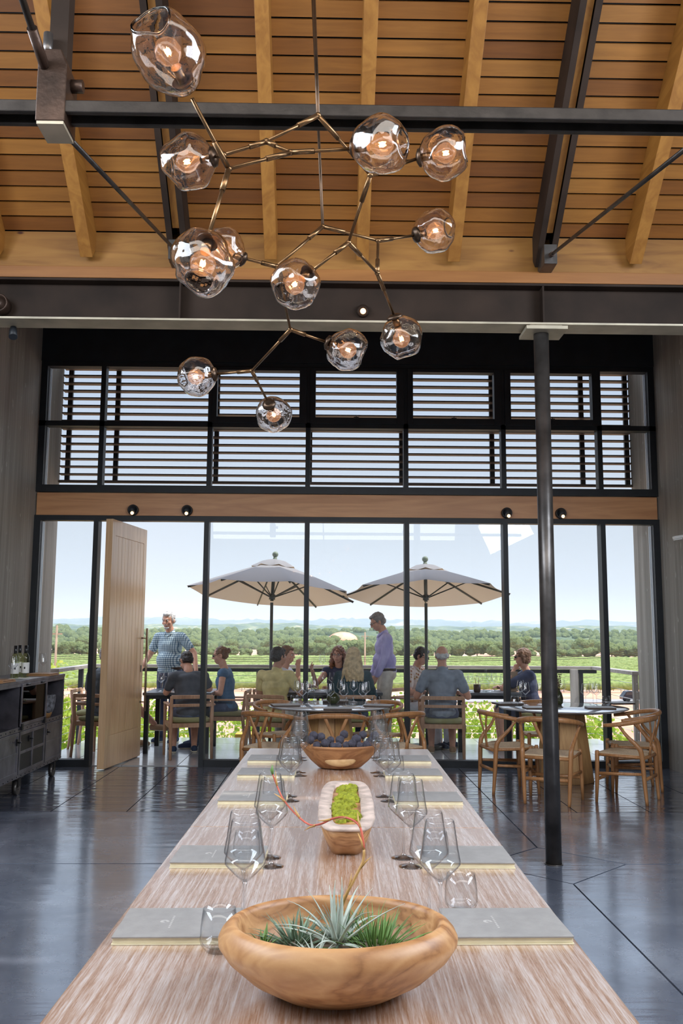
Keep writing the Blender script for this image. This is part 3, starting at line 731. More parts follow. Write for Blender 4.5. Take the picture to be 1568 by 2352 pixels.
bl = thing('beam_spotlight', 'Glowing small bulb fixed to the middle of the dark steel beam', 'spotlight', (.252, 6.24, 3.765), 0)
b = MB(); b.lathe([(.045, 0), (.045, .02), (.03, .03)], 24); q = b.build('housing', M['beam_steel'], bl); q.rotation_euler = (R(90), 0, 0)
b = MB(); b.sphere((0, -.05, -.015), .020, 16, 10); b.build('bulb', M['spot_glow'], bl)
bl = thing('beam_spotlight', 'Unlit dark round spotlight on the steel beam at the left picture edge', 'spotlight', (-2.285, 6.24, 3.765), 0)
b = MB(); b.lathe([(.062, 0), (.066, .04), (.066, .10), (.058, .105), (.05, .07), (.0005, .06)], 28); q = b.build('housing', M['node_steel'], bl); q.rotation_euler = (R(90), 0, 0)
bl = thing('ceiling_speaker', 'Small black cylinder spotlight hanging under the steel beam at far left', 'spotlight', (-2.235, 6.33, 3.655), 0)
b = MB(); b.tube([(0, 0, 0), (0, -.0, -.03), (.012, -.03, -.085)], [.02, .028, .03], 16); b.build('barrel', M['frame_black'], bl)
# --- picture light bars from the side walls
for (p0, p1, lb) in (((3.93, 9.35, 2.555), (3.60, 9.35, 2.50), 'White slim wall lamp arm reaching in from the right wall'), ((XL, 9.18, 2.56), (-3.30, 9.18, 2.53), 'White slim wall lamp arm at the left picture edge')):
    t_ = thing('wall_lamp', lb, 'wall lamp', p0)
    d_ = V(p1) - V(p0); b = MB(); b.beam((0, 0, 0), d_, .07, .03); b.build('arm', M['white_trim'], t_, bevel=.004)
    b = MB(); b.beam(d_ * .75 + V((0, 0, -.022)), d_ * .98 + V((0, 0, -.022)), .05, .012); b.build('diffuser', M['white_trim'], t_)

# ================================================================== furniture
TH = .75
# --- long tasting table: two oak tops end to end
def long_table(y0, y1, label):
    c = lambda y: .010 + .0145 * y
    t_ = thing('tasting_table', label, 'table', (c(y0), y0, 0), -.0145, 'long oak tasting tables end to end')
    L = y1 - y0
    b = MB(); b.box((-.583, .003, TH - .05), (.583, L - .003, TH)); b.build('tabletop', M['oak_top'], t_, bevel=.003)
    b = MB(); b.box((-.50, .12, TH - .13), (.50, .16, TH - .05)).box((-.50, L - .16, TH - .13), (.50, L - .12, TH - .05)).box((-.50, .16, TH - .13), (-.46, L - .16, TH - .05)).box((.46, .16, TH - .13), (.50, L - .16, TH - .05))
    b.build('apron', M['oak_top'], t_)
    for x in (-.44, .44):
        for y in (.2, L - .2):
            b = MB(); b.box((x - .045, y - .045, 0), (x + .045, y + .045, TH - .05)); b.build('leg', M['oak_top'], t_, bevel=.004)
    return t_
long_table(1.27, 3.70, 'Long oak tasting table nearest the camera, under the big bowl of air plants')
long_table(3.70, 6.16, 'Second long oak table beyond the seam, under the moss trough and thistle bowl')

# --- round pedestal tables
def round_table(x, y, r, label, rz=0):
    t_ = thing('round_table', label, 'table', (x, y, 0), rz, 'round stone topped pedestal tables')
    b = MB(); b.lathe([(r - .035, .728), (r - .012, .736), (r, .743), (r, .748), (r - .003, .75)], 96); b.build('tabletop', M['stone_top'], t_)
    b = MB(); b.lathe([(r - .14, .712), (r - .035, .7275)], 96); b.build('underside', M['stone_edge'], t_)
    n = 8
    for i in range(n):
        a0, a1 = 2 * PI * i / n + .012, 2 * PI * (i + 1) / n - .012
        def P(rr, a, z): return V((rr * math.cos(a), rr * math.sin(a), z))
        b = MB(); rb, rt, th = .30, .215, .03
        vs = [P(rb, a0, 0), P(rb, a1, 0), P(rt, a1, .712), P(rt, a0, .712), P(rb - th, a0, 0), P(rb - th, a1, 0), P(rt - th, a1, .712), P(rt - th, a0, .712)]
        q = [b.bm.verts.new(v) for v in vs]
        for f in ((0, 1, 2, 3), (4, 7, 6, 5), (0, 4, 5, 1), (1, 5, 6, 2), (2, 6, 7, 3), (3, 7, 4, 0)): b.bm.faces.new([q[k] for k in f])
        b.build('pedestal_stave', M['pedestal_wood'], t_, bevel=.004)
    return t_
round_table(.065, 9.85, .655, 'Round stone-topped pedestal table in the middle beyond the long table', .2)
round_table(2.50, 9.72, .665, 'Round stone-topped pedestal table on the right behind the steel column', .35)

# --- wishbone chair
def wishbone(label):
    t_ = thing('wishbone_chair', label, 'chair', (0, 0, 0), 0, 'wishbone chairs round the indoor tables')
    W_ = M['chair_wood']
    rail = bez([(-.275, .13, .685), (-.285, .0, .70), (-.255, -.13, .725), (-.15, -.225, .745), (0, -.25, .75), (.15, -.225, .745), (.255, -.13, .725), (.285, .0, .70), (.275, .13, .685)], 6)
    b = MB(); b.tube(rail, [.013 + .007 * math.sin(PI * i / (len(rail) - 1)) for i in range(len(rail))], 10, True, 1.25, (0, 0, 1)); b.build('top_rail', W_, t_)
    for sx in (-1, 1):
        b = MB(); p = bez([(sx * .195, -.215, 0), (sx * .205, -.20, .22), (sx * .215, -.19, .42), (sx * .222, -.165, .50), (sx * .245, -.07, .60), (sx * .272, -.01, .69)], 5)
        b.tube(p, [.013 + .009 * math.sin(PI * min(1, i / (len(p) - 1) * 1.05 + .05)) for i in range(len(p))], 10); b.build('leg', W_, t_)
        b = MB(); p = [(sx * .24, .225, 0), (sx * .235, .215, .2), (sx * .23, .21, .44), (sx * .23, .21, .455)]
        b.tube(p, [.013, .019, .020, .016], 10); b.build('leg', W_, t_)
        b = MB(); b.tube([(sx * .21, -.195, .27), (sx * .235, .215, .25)], [.009, .012], 8, True, 1.4); b.build('stretcher', W_, t_)
        b = MB(); b.tube([(sx * .215, -.19, .415), (sx * .232, .212, .42)], .014, 8); b.build('seat_rail', W_, t_)
    b = MB(); b.tube([(-.235, .215, .20), (.235, .215, .20)], .012, 8, True, 1.4); b.build('stretcher', W_, t_)
    b = MB(); b.tube([(-.207, -.2, .22), (.207, -.2, .22)], .012, 8, True, 1.4); b.build('stretcher', W_, t_)
    b = MB(); b.tube([(-.213, -.192, .405), (0, -.20, .405), (.213, -.192, .405)], .016, 8)
    b.build('seat_rail', W_, t_); b = MB(); b.tube([(-.23, .212, .425), (.23, .212, .425)], .014, 8); b.build('seat_rail', W_, t_)
    # y-shaped splat
    b = MB(); st = [(0, -.20, .405), (0, -.208, .47), (0, -.214, .52)]
    b.tube(st, [.022, .020, .026], 8, True, .5, (0, 0, 1))
    for sx in (-1, 1): b.tube(bez([(sx * .006, -.213, .50), (sx * .035, -.222, .58), (sx * .075, -.236, .67), (sx * .105, -.237, .742)], 4), [.016] * 12 + [.014], 8, True, .5, (0, 1, 0))
    b.build('back_splat', W_, t_)
    # woven cord seat, dipped in the middle, with its four-way seams
    b = MB(); n = 16; g = []
    for j in range(n + 1):
        v_ = j / n; hw = .208 + .024 * v_; row = []
        for i in range(n + 1):
            u_ = i / n; x = (u_ * 2 - 1) * hw; y = -.192 + .402 * v_
            d_ = min(u_, 1 - u_, v_, 1 - v_) * 2
            z = .432 + .006 * v_ - .016 * math.sin(PI * u_) * math.sin(PI * v_) - (.004 if abs(u_ - v_) < .03 or abs(u_ + v_ - 1) < .03 else 0)
            row.append(b.bm.verts.new((x, y, z)))
        g.append(row)
    for j in range(n):
        for i in range(n): b.bm.faces.new((g[j][i], g[j][i + 1], g[j + 1][i + 1], g[j + 1][i])).smooth = True
    s_ = b.build('woven_seat', M['cord'], t_); k = s_.modifiers.new('sol', 'SOLIDIFY'); k.thickness = .016
    return t_
ch = wishbone('Wishbone chair on the left front of the middle round table, its back to the camera')
def face(dx, dy): return math.atan2(dy, dx) - PI / 2
spots = [((-.50, 9.0), (.50, .86), None),
         ((.68, 9.02), (-.52, .86), 'Wishbone chair on the right front of the middle round table, angled left'),
         ((.11, 8.80), (0, 1), 'Wishbone chair behind the thistle bowl, square to the middle round table'),
         ((-.47, 10.10), (.62, -.78), 'Wishbone chair on the far left side of the middle table beside the glass'),
         ((.56, 10.12), (-.62, -.78), 'Wishbone chair on the far right side of the middle table beside the glass'),
         ((1.78, 9.10), (1, .18), 'Wishbone chair at the left side of the right round table, seen from its side'),
         ((2.07, 8.53), (.42, .9), 'Wishbone chair in front of the right round table, just left of the steel column'),
         ((2.42, 10.22), (.05, -1), 'Wishbone chair on the window side of the right round table, behind the column'),
         ((2.80, 8.60), (-.80, .55), 'Nearest wishbone chair on the right of the right round table, angled to the left'),
         ((3.07, 9.24), (-1, .12), 'Wishbone chair next to the right wall, behind the nearer right-hand one')]
for i, ((x, y), f, lb) in enumerate(spots):
    if i == 0: ch.location = (x, y, 0); ch.rotation_euler = (0, 0, face(*f))
    else: dup(ch, (x, y, 0), face(*f), lb)

# --- menus: grey cover over cream pages
def menu(label, mark=True, lx=.30, ly=.235):
    t_ = thing('menu_folder', label, 'menu', (0, 0, 0), 0, 'grey tasting menus along the long tables')
    b = MB(); b.box((0, 0, .0), (lx, ly, .0028)); b.build('back_cover', M['menu_cream'], t_)
    b = MB(); b.box((.002, .004, .0028), (lx - .002, ly - .003, .0155)); b.build('pages', M['menu_cream'], t_, bevel=.001)
    b = MB(); b.box((0, 0, .0155), (lx, ly, .0195)); b.build('cover', M['menu_grey'], t_, bevel=.001)
    b = MB()      # blind-stamped swirl and a short vertical line of lettering
    for k in range(9):
        a = k * .55; b.box((lx * .36 + .010 * math.cos(a) * (1 - k * .07) - .003, ly * .5 + .012 * math.sin(a) * (1 - k * .07) - .003, .0195), (lx * .36 + .010 * math.cos(a) * (1 - k * .07) + .004, ly * .5 + .012 * math.sin(a) * (1 - k * .07) + .003, .0198))
    for k in range(8): b.box((lx * .42, ly * .28 + k * .013, .0195), (lx * .42 + .005, ly * .28 + k * .013 + .008, .0198))
    b.build('stamped_mark', M['menu_mark'], t_)
    return t_
mn = menu('Grey menu folder at the near left of the long table, by the left tumbler')
rowY = [2.335, 3.067, 4.167, 4.912, 5.459]
menL = [-.51, -.493, -.467, -.452, -.444]; menR = [.615, .621, .618, .623, .627]
ordn = ['nearest', 'second', 'third', 'fourth', 'farthest']
for i, y in enumerate(rowY):
    c_ = .010 + .0145 * y
    for sx in (-1, 1):
        x = menL[i] if sx < 0 else menR[i] - .30
        rz = -.0145 + (.03 if i == 0 else .0)
        lb = 'Grey menu folder, %s of the five along the %s edge of the long tables' % (ordn[i], 'left' if sx < 0 else 'right')
        if i == 0 and sx < 0: mn.location = (x, y, TH + .0005); mn.rotation_euler = (0, 0, rz); mn['label'] = lb
        else: dup(mn, (x, y, TH + .0005), rz, lb)

# --- glassware
def goblet(name='wine_glass', label='', h=.275, rb=.053, rr=.036, stem=.115, foot=.041, mat='goblet', group=None, n=40, cat='wine glass'):
    t_ = thing(name, label, cat, (0, 0, 0), 0, group)
    b = MB(); zb = stem + .008; zw = zb + .30 * (h - zb)
    prof = [(.0045, zb), (.010, zb + .002), (rb * .55, zb + (zw - zb) * .42), (rb * .90, zb + (zw - zb) * .84), (rb, zw), (rb * .985, zw + .008), (rb * .88, zw + (h - zw) * .35), (rr + .002, h - .006), (rr, h)]
    inn = [(r - .0014, z) for r, z in prof[::-1]]; inn = [(max(r, .0008), z if i else z) for i, (r, z) in enumerate(inn)]; inn[-1] = (.002, zb + .004); inn[-2] = (.009, zb + .0045)
    b.lathe(prof + inn, n); b.build('bowl', M[mat], t_)
    b = MB(); b.lathe([(foot, .0), (foot, .0015), (foot * .6, .0035), (.010, .008), (.0045, .018), (.0034, stem * .5), (.004, stem - .008), (.006, zb)], n); b.build('stem', M['stem_glass'], t_)
    return t_
def tumbler(name='tumbler', label='', group=None, n=36, mat='tumbler_glass'):
    t_ = thing(name, label, 'drinking glass', (0, 0, 0), 0, group)
    b = MB(); b.lathe([(.026, 0), (.030, .002), (.043, .018), (.0455, .028), (.044, .06), (.039, .098), (.0375, .098), (.0425, .06), (.0438, .03), (.040, .020), (.030, .012), (.001, .011)], n); b.build('body', M[mat], t_)
    return t_
GP = 'wine glasses along the long tables'
g0 = goblet(label='x', group=GP)
tb0 = tumbler(label='x', group='stemless tumblers along the long tables')
setx = [(-.198, .30), (-.168, .288), (-.148, .298), (-.129, .304), (-.138, .33)]
setY = [2.435, 3.095, 4.262, 5.0, 5.605]
first = True; firstt = True
for i, y in enumerate(setY):
    for k, side in enumerate(('left', 'right')):
        x = setx[i][k]
        for m_, (dx, dy) in enumerate(((0, 0), (-.014 if k == 0 else -.016, .115))):
            lb = 'Wine glass, %s one of the %s pair on the %s side of the long tables' % (('front', 'rear')[m_], ordn[i], side)
            p = (x + dx * (1 if i < 3 else .6), y + dy, TH)
            if first: g0.location = p; g0['label'] = lb; first = False
            else: dup(g0, p, rnd.uniform(0, 3), lb)
        tx_ = (x - .085 if k == 0 else x + .085); ty_ = y + .06
        if i == 0: tx_, ty_ = ((-.246, 2.295) if k == 0 else (.379, 2.615))
        lb = 'Short clear tumbler, %s of the row on the %s side of the long tables' % (ordn[i], side)
        p = (tx_, ty_, TH)
        if firstt: tb0.location = p; tb0['label'] = lb; firstt = False
        else: dup(tb0, p, rnd.uniform(0, 3), lb)

# --- big wooden bowl with air plants
bw = thing('wooden_bowl', 'Big pale turned wooden bowl holding air plants at the near end of the table', 'bowl', (.032, 2.04, TH), 0)
wob = lambda a, z: 1 + .012 * math.sin(2 * a + .6) + .008 * math.sin(3 * a + 1.2)
b = MB(); b.lathe([(.085, 0), (.125, .006), (.185, .038), (.232, .078), (.2505, .104), (.2515, .116), (.245, .130), (.234, .142), (.222, .148), (.214, .146), (.209, .136), (.204, .11), (.184, .07), (.13, .035), (.06, .026), (.001, .025)], 72, sx=1, sy=.83, wob=wob); b.build('bowl_body', M['bowl_wood'], bw)
b = MB(); b.lathe([(.001, .085), (.12, .088), (.176, .078), (.17, .06), (.05, .05)], 40, sx=1, sy=.83); b.build('bed', M['bark'], bw)

def leafy(name, label, cat, loc, n, length, wdt, mat, seed, droop=.6, up=.9, group=None, rz=0, base_r=.012, curl=1.0, core=None):
    r_ = random.Random(seed)
    b = MB()
    for i in range(n):
        a = i * 2.39996 + r_.uniform(-.2, .2); f = i / n
        el = R(85) * (1 - f) * up + R(18) * f * .6 + r_.uniform(-.12, .12); L = length * r_.uniform(.65, 1.0) * (.75 + .4 * f)
        p = V((base_r * math.cos(a) * (.3 + f), base_r * math.sin(a) * (.3 + f), .012 * (1 - f) + .002)); d = V((math.cos(a) * math.cos(el), math.sin(a) * math.cos(el), math.sin(el)))
        pts = [p]; rs = [wdt * 1.1]; K = 9; bend = droop * r_.uniform(.5, 1.4); tw = r_.uniform(-.5, .5) * curl
        for k in range(1, K + 1):
            d = (d + V((math.cos(a + PI / 2) * tw * .10, math.sin(a + PI / 2) * tw * .10, -bend * .13 * (k / K + .3)))).normalized()
            p = p + d * (L / K); pts.append(p); rs.append(max(wdt * (1 - (k / K) ** 1.3), wdt * .08))
        b.tube(pts, rs, 6, True, .42, (0, 0, 1))
    o = b.build(name, M[mat], loc=loc); o.rotation_euler = (0, 0, rz); tag(o, label, cat, group); return o
BZ = TH + .086
GA = 'air plants in the big wooden bowl'
leafy('air_plant', 'Large silvery air plant with curling leaves in the middle of the bowl', 'plant', (.030, 2.02, BZ + .02), 19, .15, .0066, 'silver_leaf', 3, .62, 1.08, GA, 0, .018)
leafy('air_plant', 'Bushy green grassy air plant on the right side of the big bowl', 'plant', (.115, 2.05, BZ), 90, .10, .0032, 'green_leaf', 5, .35, .95, GA, 0, .05)
leafy('air_plant', 'Blue-green spiky air plant on the left side of the big bowl', 'plant', (-.055, 2.065, BZ), 60, .09, .0038, 'blue_leaf', 8, .35, .95, GA, 0, .03)
leafy('air_plant', 'Low silver-green air plant in front of the big silvery one', 'plant', (-.015, 1.965, BZ), 22, .065, .004, 'silver_leaf', 11, .5, .8, GA, 0, .02)
leafy('air_plant', 'Dark blue-green air plant behind the big silvery one', 'plant', (.045, 2.105, BZ), 50, .10, .0035, 'blue_leaf', 13, .3, .95, GA, 0, .03)
leafy('air_plant', 'Small bright green sprig at the left rim inside the big bowl', 'plant', (-.125, 2.045, BZ), 12, .05, .0045, 'green_leaf', 17, .2, .95, GA, 0, .01)
# long flower stalk of the silver plant
sp_ = [(775, 2110, 1.98), (795, 2055, 1.97), (818, 2010, 1.98), (834, 1975, 1.99), (834, 1935, 2.0), (824, 1895, 2.02), (795, 1878, 2.05), (765, 1880, 2.08), (735, 1893, 2.10), (708, 1893, 2.12), (675, 1866, 2.16), (650, 1835, 2.19), (636, 1805, 2.21), (626, 1778, 2.22)]
pts = bez([atD(q[0], q[1], q[2] + .075) for q in sp_], 5)
fs = thing('flower_stalk', 'Long twisting red and yellow air plant flower stalk arching over the table', 'flower stalk', pts[0])
P0 = pts[0].copy(); n_ = len(pts)
cut = int(n_ * .28)
b = MB(); b.tube([p - P0 for p in pts[:cut + 1]], [.0040 - .0012 * i / cut for i in range(cut + 1)], 8); b.build('lower_stalk', M['stalk'], fs)
b = MB(); b.tube([p - P0 for p in pts[cut:]], [.0028 - .0010 * i / (n_ - cut) for i in range(n_ - cut)], 8); b.build('upper_stalk', M['stalk_red'], fs)
for i in range(6, n_ - 4, 6):
    b = MB()
    d = (pts[i + 1] - pts[i]).normalized(); side = d.cross(V((0, 1, 0))).normalized() * (1 if i % 12 else -1)
    q = pts[i] - P0; b.tube([q, q + d * .018 + side * .004, q + d * .036 + side * .011], [.0032, .0024, .0004], 6); b.build('bract', M['stalk'], fs)
b = MB(); q = pts[-1] - P0; b.tube([q, q + V((-.002, 0, .010)), q + V((-.001, 0, .022))], [.003, .0045, .001], 8); b.build('tip', M['green_leaf'], fs)

# --- dough trough with moss
tr = thing('dough_trough', 'Long whitewashed wooden trough filled with green moss', 'trough', (.088, 3.66, TH), -.02)
def trough_ring(mb, L, W_, z, n=20, pw=6.5):
    out_ = []
    for i in range(n * 2):
        a = 2 * PI * i / (n * 2); c_, s_ = math.cos(a), math.sin(a)
        out_.append(mb.bm.verts.new((math.copysign(abs(c_) ** (2 / pw), c_) * W_ / 2 * (1 - .20 * abs(math.copysign(abs(s_) ** (2 / pw), s_)) ** 3), math.copysign(abs(s_) ** (2 / pw), s_) * L / 2, z)))
    return out_
b = MB(); b.skin([trough_ring(b, .82, .135, 0), trough_ring(b, .90, .17, .04), trough_ring(b, .985, .205, .094)]); b.build('trough_body', M['bowl_wood'], tr)
b = MB(); b.skin([trough_ring(b, .985, .205, .0935), trough_ring(b, 1.0, .213, .100), trough_ring(b, .985, .205, .106), trough_ring(b, .86, .115, .104), trough_ring(b, .80, .098, .06)]); b.build('rim', M['whitewash'], tr)
r_ = random.Random(4)
b = MB()
for i in range(46):
    b.sphere((r_.uniform(-.033, .033), r_.uniform(-.35, .35), .088 + r_.uniform(-.006, .008)), (r_.uniform(.018, .03),) * 3, 10, 7)
ms = b.melt('moss', M['moss'], .0045, tr, .010, 0, 90)
tag(ms, None)
# --- thistle bowl
tbw = thing('thistle_bowl', 'Wide wooden bowl with carved pale oval, holding blue globe thistles', 'bowl', (.09, 5.30, TH), 0)
b = MB(); b.lathe([(.095, 0), (.12, .006), (.165, .045), (.198, .085), (.222, .118), (.226, .128), (.218, .132), (.205, .122), (.17, .09), (.1, .05), (.001, .045)], 64, sx=1, sy=.8, wob=wob); b.build('bowl_body', M['bowl_wood_dark'], tbw)
b = MB(); b.sphere((0, -.112, .058), (.088, .030, .040), 28, 14, Matrix.Rotation(R(-38), 3, 'X')); b.build('carved_oval', M['pale_bark'], tbw, label='pale carved oval on the front')
def thistle(label):
    t_ = thing('globe_thistle', label, 'thistle', (0, 0, 0), 0, 'blue globe thistles in the wooden bowl')
    r_ = random.Random(2); b = MB(); b.sphere((0, 0, 0), .0215, 14, 10)
    for i in range(220):
        z = 1 - 2 * (i + .5) / 220; a = i * 2.39996; q = V((math.sqrt(1 - z * z) * math.cos(a), math.sqrt(1 - z * z) * math.sin(a), z)); b.cyl(q * .014, q * r_.uniform(.024, .0275), .0026, .0012, 5)
    b.build('flower_head', M['thistle'], t_)
    b = MB(); b.tube([(0, 0, -.015), (.004, .01, -.05), (.01, .03, -.09)], .0022, 6); b.build('stem', M['thistle_stem'], t_)
    return t_
th = thistle('x'); tp = [(720, 1690), (737, 1693), (728, 1713), (759, 1700), (776, 1714), (790, 1687), (808, 1709), (833, 1688), (850, 1703), (747, 1708), (818, 1698), (765, 1715), (795, 1712), (842, 1712), (712, 1700), (860, 1690), (780, 1700), (826, 1714)]
tlab = ['at the top left', 'second along the top left', 'hanging over the left front rim', 'left of centre', 'front centre left', 'highest one in the middle', 'large one at the front centre', 'top right', 'right end, lower', 'low left, half hidden', 'behind the large front one', 'low front left of centre', 'low front, small gap right of centre', 'low right front', 'outermost left', 'outermost right', 'central, deep in the bowl', 'front right of centre']
for i, (x, y) in enumerate(tp):
    Y = 5.25 if y > 1705 else (5.33 if y > 1697 else 5.40)
    p = atY(x, y, Y); s_ = rnd.uniform(.85, 1.1); lb = 'Blue globe thistle ' + tlab[i] + ' of the thistle bowl'
    if i == 0: th.location = p; th['label'] = lb
    else: dup(th, p, rnd.uniform(0, 6), lb, scale=s_)

# --- steel bar cart
ca = thing('bar_cart', 'Dark industrial steel bar cart on casters against the left wall', 'cart', (-2.80, 8.02, 0), 0)
CL, CD, CT, CB = 2.02, .50, 1.055, .17      # length along y, depth towards the wall, top, bottom
CM = M['cart_steel']
mid = .60; b1, b2 = .60, 1.40
b = MB(); b.box((-CD, 0, CT - .03), (.012, CL, CT)); b.build('top_panel', CM, ca, bevel=.003)
b = MB(); b.box((-CD, 0, CB), (0, .02, CT - .03)).box((-CD, CL - .02, CB), (0, CL, CT - .03)).box((-CD, .02, CB), (-CD + .015, CL - .02, CT - .03)).box((-CD, .02, CB), (0, CL - .02, CB + .02))
b.box((-CD, .02, mid), (0, CL - .02, mid + .018)).box((-CD, b1 - .01, CB), (-.004, b1 + .01, CT - .03)).box((-CD, b2 - .01, CB), (-.004, b2 + .01, CT - .03)); b.build('body', CM, ca)
b = MB()
def fr(y0, y1, z0, z1, w=.028, x=.0):
    b.box((x, y0, z0), (x + .006, y1, z0 + w)).box((x, y0, z1 - w), (x + .006, y1, z1)).box((x, y0, z0 + w), (x + .006, y0 + w, z1 - w)).box((x, y1 - w, z0 + w), (x + .006, y1, z1 - w))
    n = max(3, int((y1 - y0) / .09))
fr(0, CL, CB, CT - .028, .03); b.box((0, .03, mid - .012), (.006, CL - .03, mid + .03)); b.build('front_frame', CM, ca, bevel=.0015)
b = MB()
for y in [.015 + k * (CL - .03) / 17 for k in range(18)]:
    for z in (CB + .015, mid + .009): b.sphere((.006, y, z), .0065, 8, 6)
for z in [CB + .08 + k * .09 for k in range(9)]:
    for y in (.015, b1, b2, CL - .015): b.sphere((.006, y, z), .006, 8, 6)
b.build('rivets', M['black_steel'], ca)
# cabinet doors
def cdoor(name, y0, y1, z0, z1, panel, split=True, grid=False):
    b = MB(); x = .004
    b.box((x, y0, z0), (x + .012, y1, z0 + .03)).box((x, y0, z1 - .03), (x + .012, y1, z1)).box((x, y0, z0 + .03), (x + .012, y0 + .03, z1 - .03)).box((x, y1 - .03, z0 + .03), (x + .012, y1, z1 - .03))
    if split: b.box((x, y0 + .03, (z0 + z1) / 2 - .012), (x + .010, y1 - .03, (z0 + z1) / 2 + .012))
    if grid: b.box((x, (y0 + y1) / 2 - .014, z0 + .03), (x + .013, (y0 + y1) / 2 + .014, z1 - .03))
    d = b.build(name, CM, ca, bevel=.0015)
    b = MB(); b.box((x, y0 + .03, z0 + .03), (x + .004, y1 - .03, z1 - .03)); b.build('panel', M[panel], d)
    return d
d1 = cdoor('cabinet_door', .035, b1 - .015, CB + .035, mid - .015, 'cart_steel')
d2 = cdoor('cabinet_door', b1 + .015, b2 - .015, CB + .035, mid - .015, 'cart_dark', True, True); d2['label'] = 'middle door with four mesh panels'
d3 = cdoor('cabinet_door', b2 + .015, CL - .035, CB + .035, mid - .015, 'cart_steel')
for d, y in ((d1, b1 - .05), (d2, b1 + .30), (d3, b2 + .05)):
    b = MB(); b.cyl((.014, y, .50), (.04, y, .50), .008, n=10).cyl((.04, y - .03, .50), (.04, y + .03, .50), .007, n=8).box((.012, y - .015, .47), (.018, y + .015, .53)); b.build('latch', M['black_steel'], d)
d4 = cdoor('display_door', b1 + .012, b2 - .012, mid + .035, CT - .035, 'cart_glass', False); d4['label'] = 'glazed drop-down door'
b = MB()
for y in (b1 + .18, b2 - .18): b.cyl((.014, y - .06, CT - .045), (.014, y + .06, CT - .045), .009, n=10)
for y in (b1 + .05, b2 - .06): b.box((.010, y - .02, mid + .0), (.026, y + .02, mid + .06))
b.build('hinge', M['black_steel'], d4)
for y in (.12, .78, CL - .12):
  for x in ((-.05, -.42) if y != .78 else (-.05,)):
    b = MB(); b.box((x - .05, y - .05, CB - .012), (x + .05, y + .05, CB)).box((x - .028, y - .03, .07), (x - .022, y + .03, CB - .012)).box((x + .022, y - .03, .07), (x + .028, y + .03, CB - .012)); cs = b.build('caster', M['black_steel'], ca)
    b = MB(); b.cyl((x - .019, y, .065), (x + .019, y, .065), .065, n=28).cyl((x - .03, y, .065), (x + .03, y, .065), .016, n=12); b.build('wheel', M['column_steel'], cs)
# things in and on the cart
cp = lambda x, y, z: V((-2.80 + x, 8.02 + y, z))
o = MB(); o.box((-.12, -.10, 0), (.12, .10, .012)).box((-.12, -.10, .012), (-.108, .10, .075)).box((.108, -.10, .012), (.12, .10, .075)).box((-.108, -.10, .012), (.108, -.088, .075)).box((-.108, .088, .012), (.108, .10, .075))
o = o.build('wooden_box', M['box_wood'], loc=cp(-.18, .13, mid + .018)); tag(o, 'Small open wooden box inside the left opening of the bar cart', 'box')
bk = thing('wicker_basket', 'Wicker basket lined with patterned cloth in the right opening of the cart', 'basket', cp(-.13, b2 + .33, mid + .018))
b = MB(); b.lathe([(.08, 0), (.10, .05), (.115, .22), (.108, .22), (.09, .04), (.001, .02)], 28, sx=1, sy=1.1); b.build('basket_body', M['basket'], bk)
b = MB(); b.lathe([(.100, .05), (.116, .10), (.128, .20), (.122, .235), (.100, .22), (.09, .10)], 28, sx=1, sy=1.1, wob=lambda a, z: 1 + .03 * math.sin(9 * a)); b.build('cloth_liner', M['cloth_pattern'], bk)
b = MB(); b.tube(bez([(-.0, -.12, .2), (0, -.09, .31), (0, 0, .345), (0, .09, .31), (0, .12, .2)], 5), .010, 8, True, 2); b.build('handle', M['basket'], bk)
def bottle(label, mat, body_full=True, cap='bottle_black', h=.31, lab='paper', r=.0375, group='wine bottles on the bar cart', cat='bottle'):
    t_ = thing('wine_bottle', label, cat, (0, 0, 0), 0, group)
    b = MB(); b.lathe([(.001, .006), (r - .006, .0), (r, .006), (r, .19 / .31 * h), (r * .85, .212 / .31 * h), (.0165, .242 / .31 * h), (.0142, .26 / .31 * h), (.0142, h - .014), (.0158, h - .010), (.0158, h)], 28); b.build('glass_body', M[mat], t_)
    if lab: b = MB(); b.lathe([(r + .0006, .045), (r + .0009, .046), (r + .0009, .145), (r + .0006, .146)], 28); q = b.build('label', M[lab], t_)
    if lab: b = MB(); b.box((.012, -r - .0018, .085), (.024, -r - .0008, .105)); b.build('label_mark', M['bottle_black'], t_, loc=(-.012, 0, 0))
    if cap: b = MB(); b.lathe([(.0155, h - .075), (.0165, h - .073), (.0168, h + .001), (.012, h + .002)], 22); b.build('capsule', M[cap], t_)
    return t_
bA = bottle('Clear bottle of white wine, farthest right of those on the bar cart', 'bottle_clear')
bA.location = atX(57, 1553, -2.93); bA.location.z = CT
q = atX(43, 1552, -3.05); dup(bA, (q.x, q.y, CT), .5, 'Clear bottle of white wine, middle of the three on the bar cart')
q = atX(33, 1556, -2.98); dup(bA, (q.x, q.y, CT), .2, 'Clear bottle of white wine, left of the three white ones on the cart')
bR = bottle('Dark bottle of red wine with white label at the left picture edge on the cart', 'bottle_black'); bR.location = (-2.96, 8.16, CT)
gc = 'wine glasses on the bar cart'
for (px, py, X, lb) in ((28, 1560, -2.86, 'Empty wine glass in front of the white wine bottles on the cart'), (96, 1555, -2.88, 'Empty wine glass standing alone at the right end of the cart'), (-2, 1570, -2.87, 'Empty wine glass by the red wine bottle at the picture edge')):
    q = atX(px, py, X); dup(g0, (q.x, min(q.y, 9.75) if px > 0 else 8.12, CT), 0, lb, gc, .82)
b = MB(); b.box((-.12, -.17, 0), (.12, .17, .012)).box((-.115, -.165, .014), (.115, .165, .024)); o = b.build('wooden_folder', M['box_wood'], bevel=.003); o.location = (-2.90, 9.62, CT); tag(o, 'Brown wooden folder at the right end of the bar cart top', 'folder', 'brown folders on the bar cart')
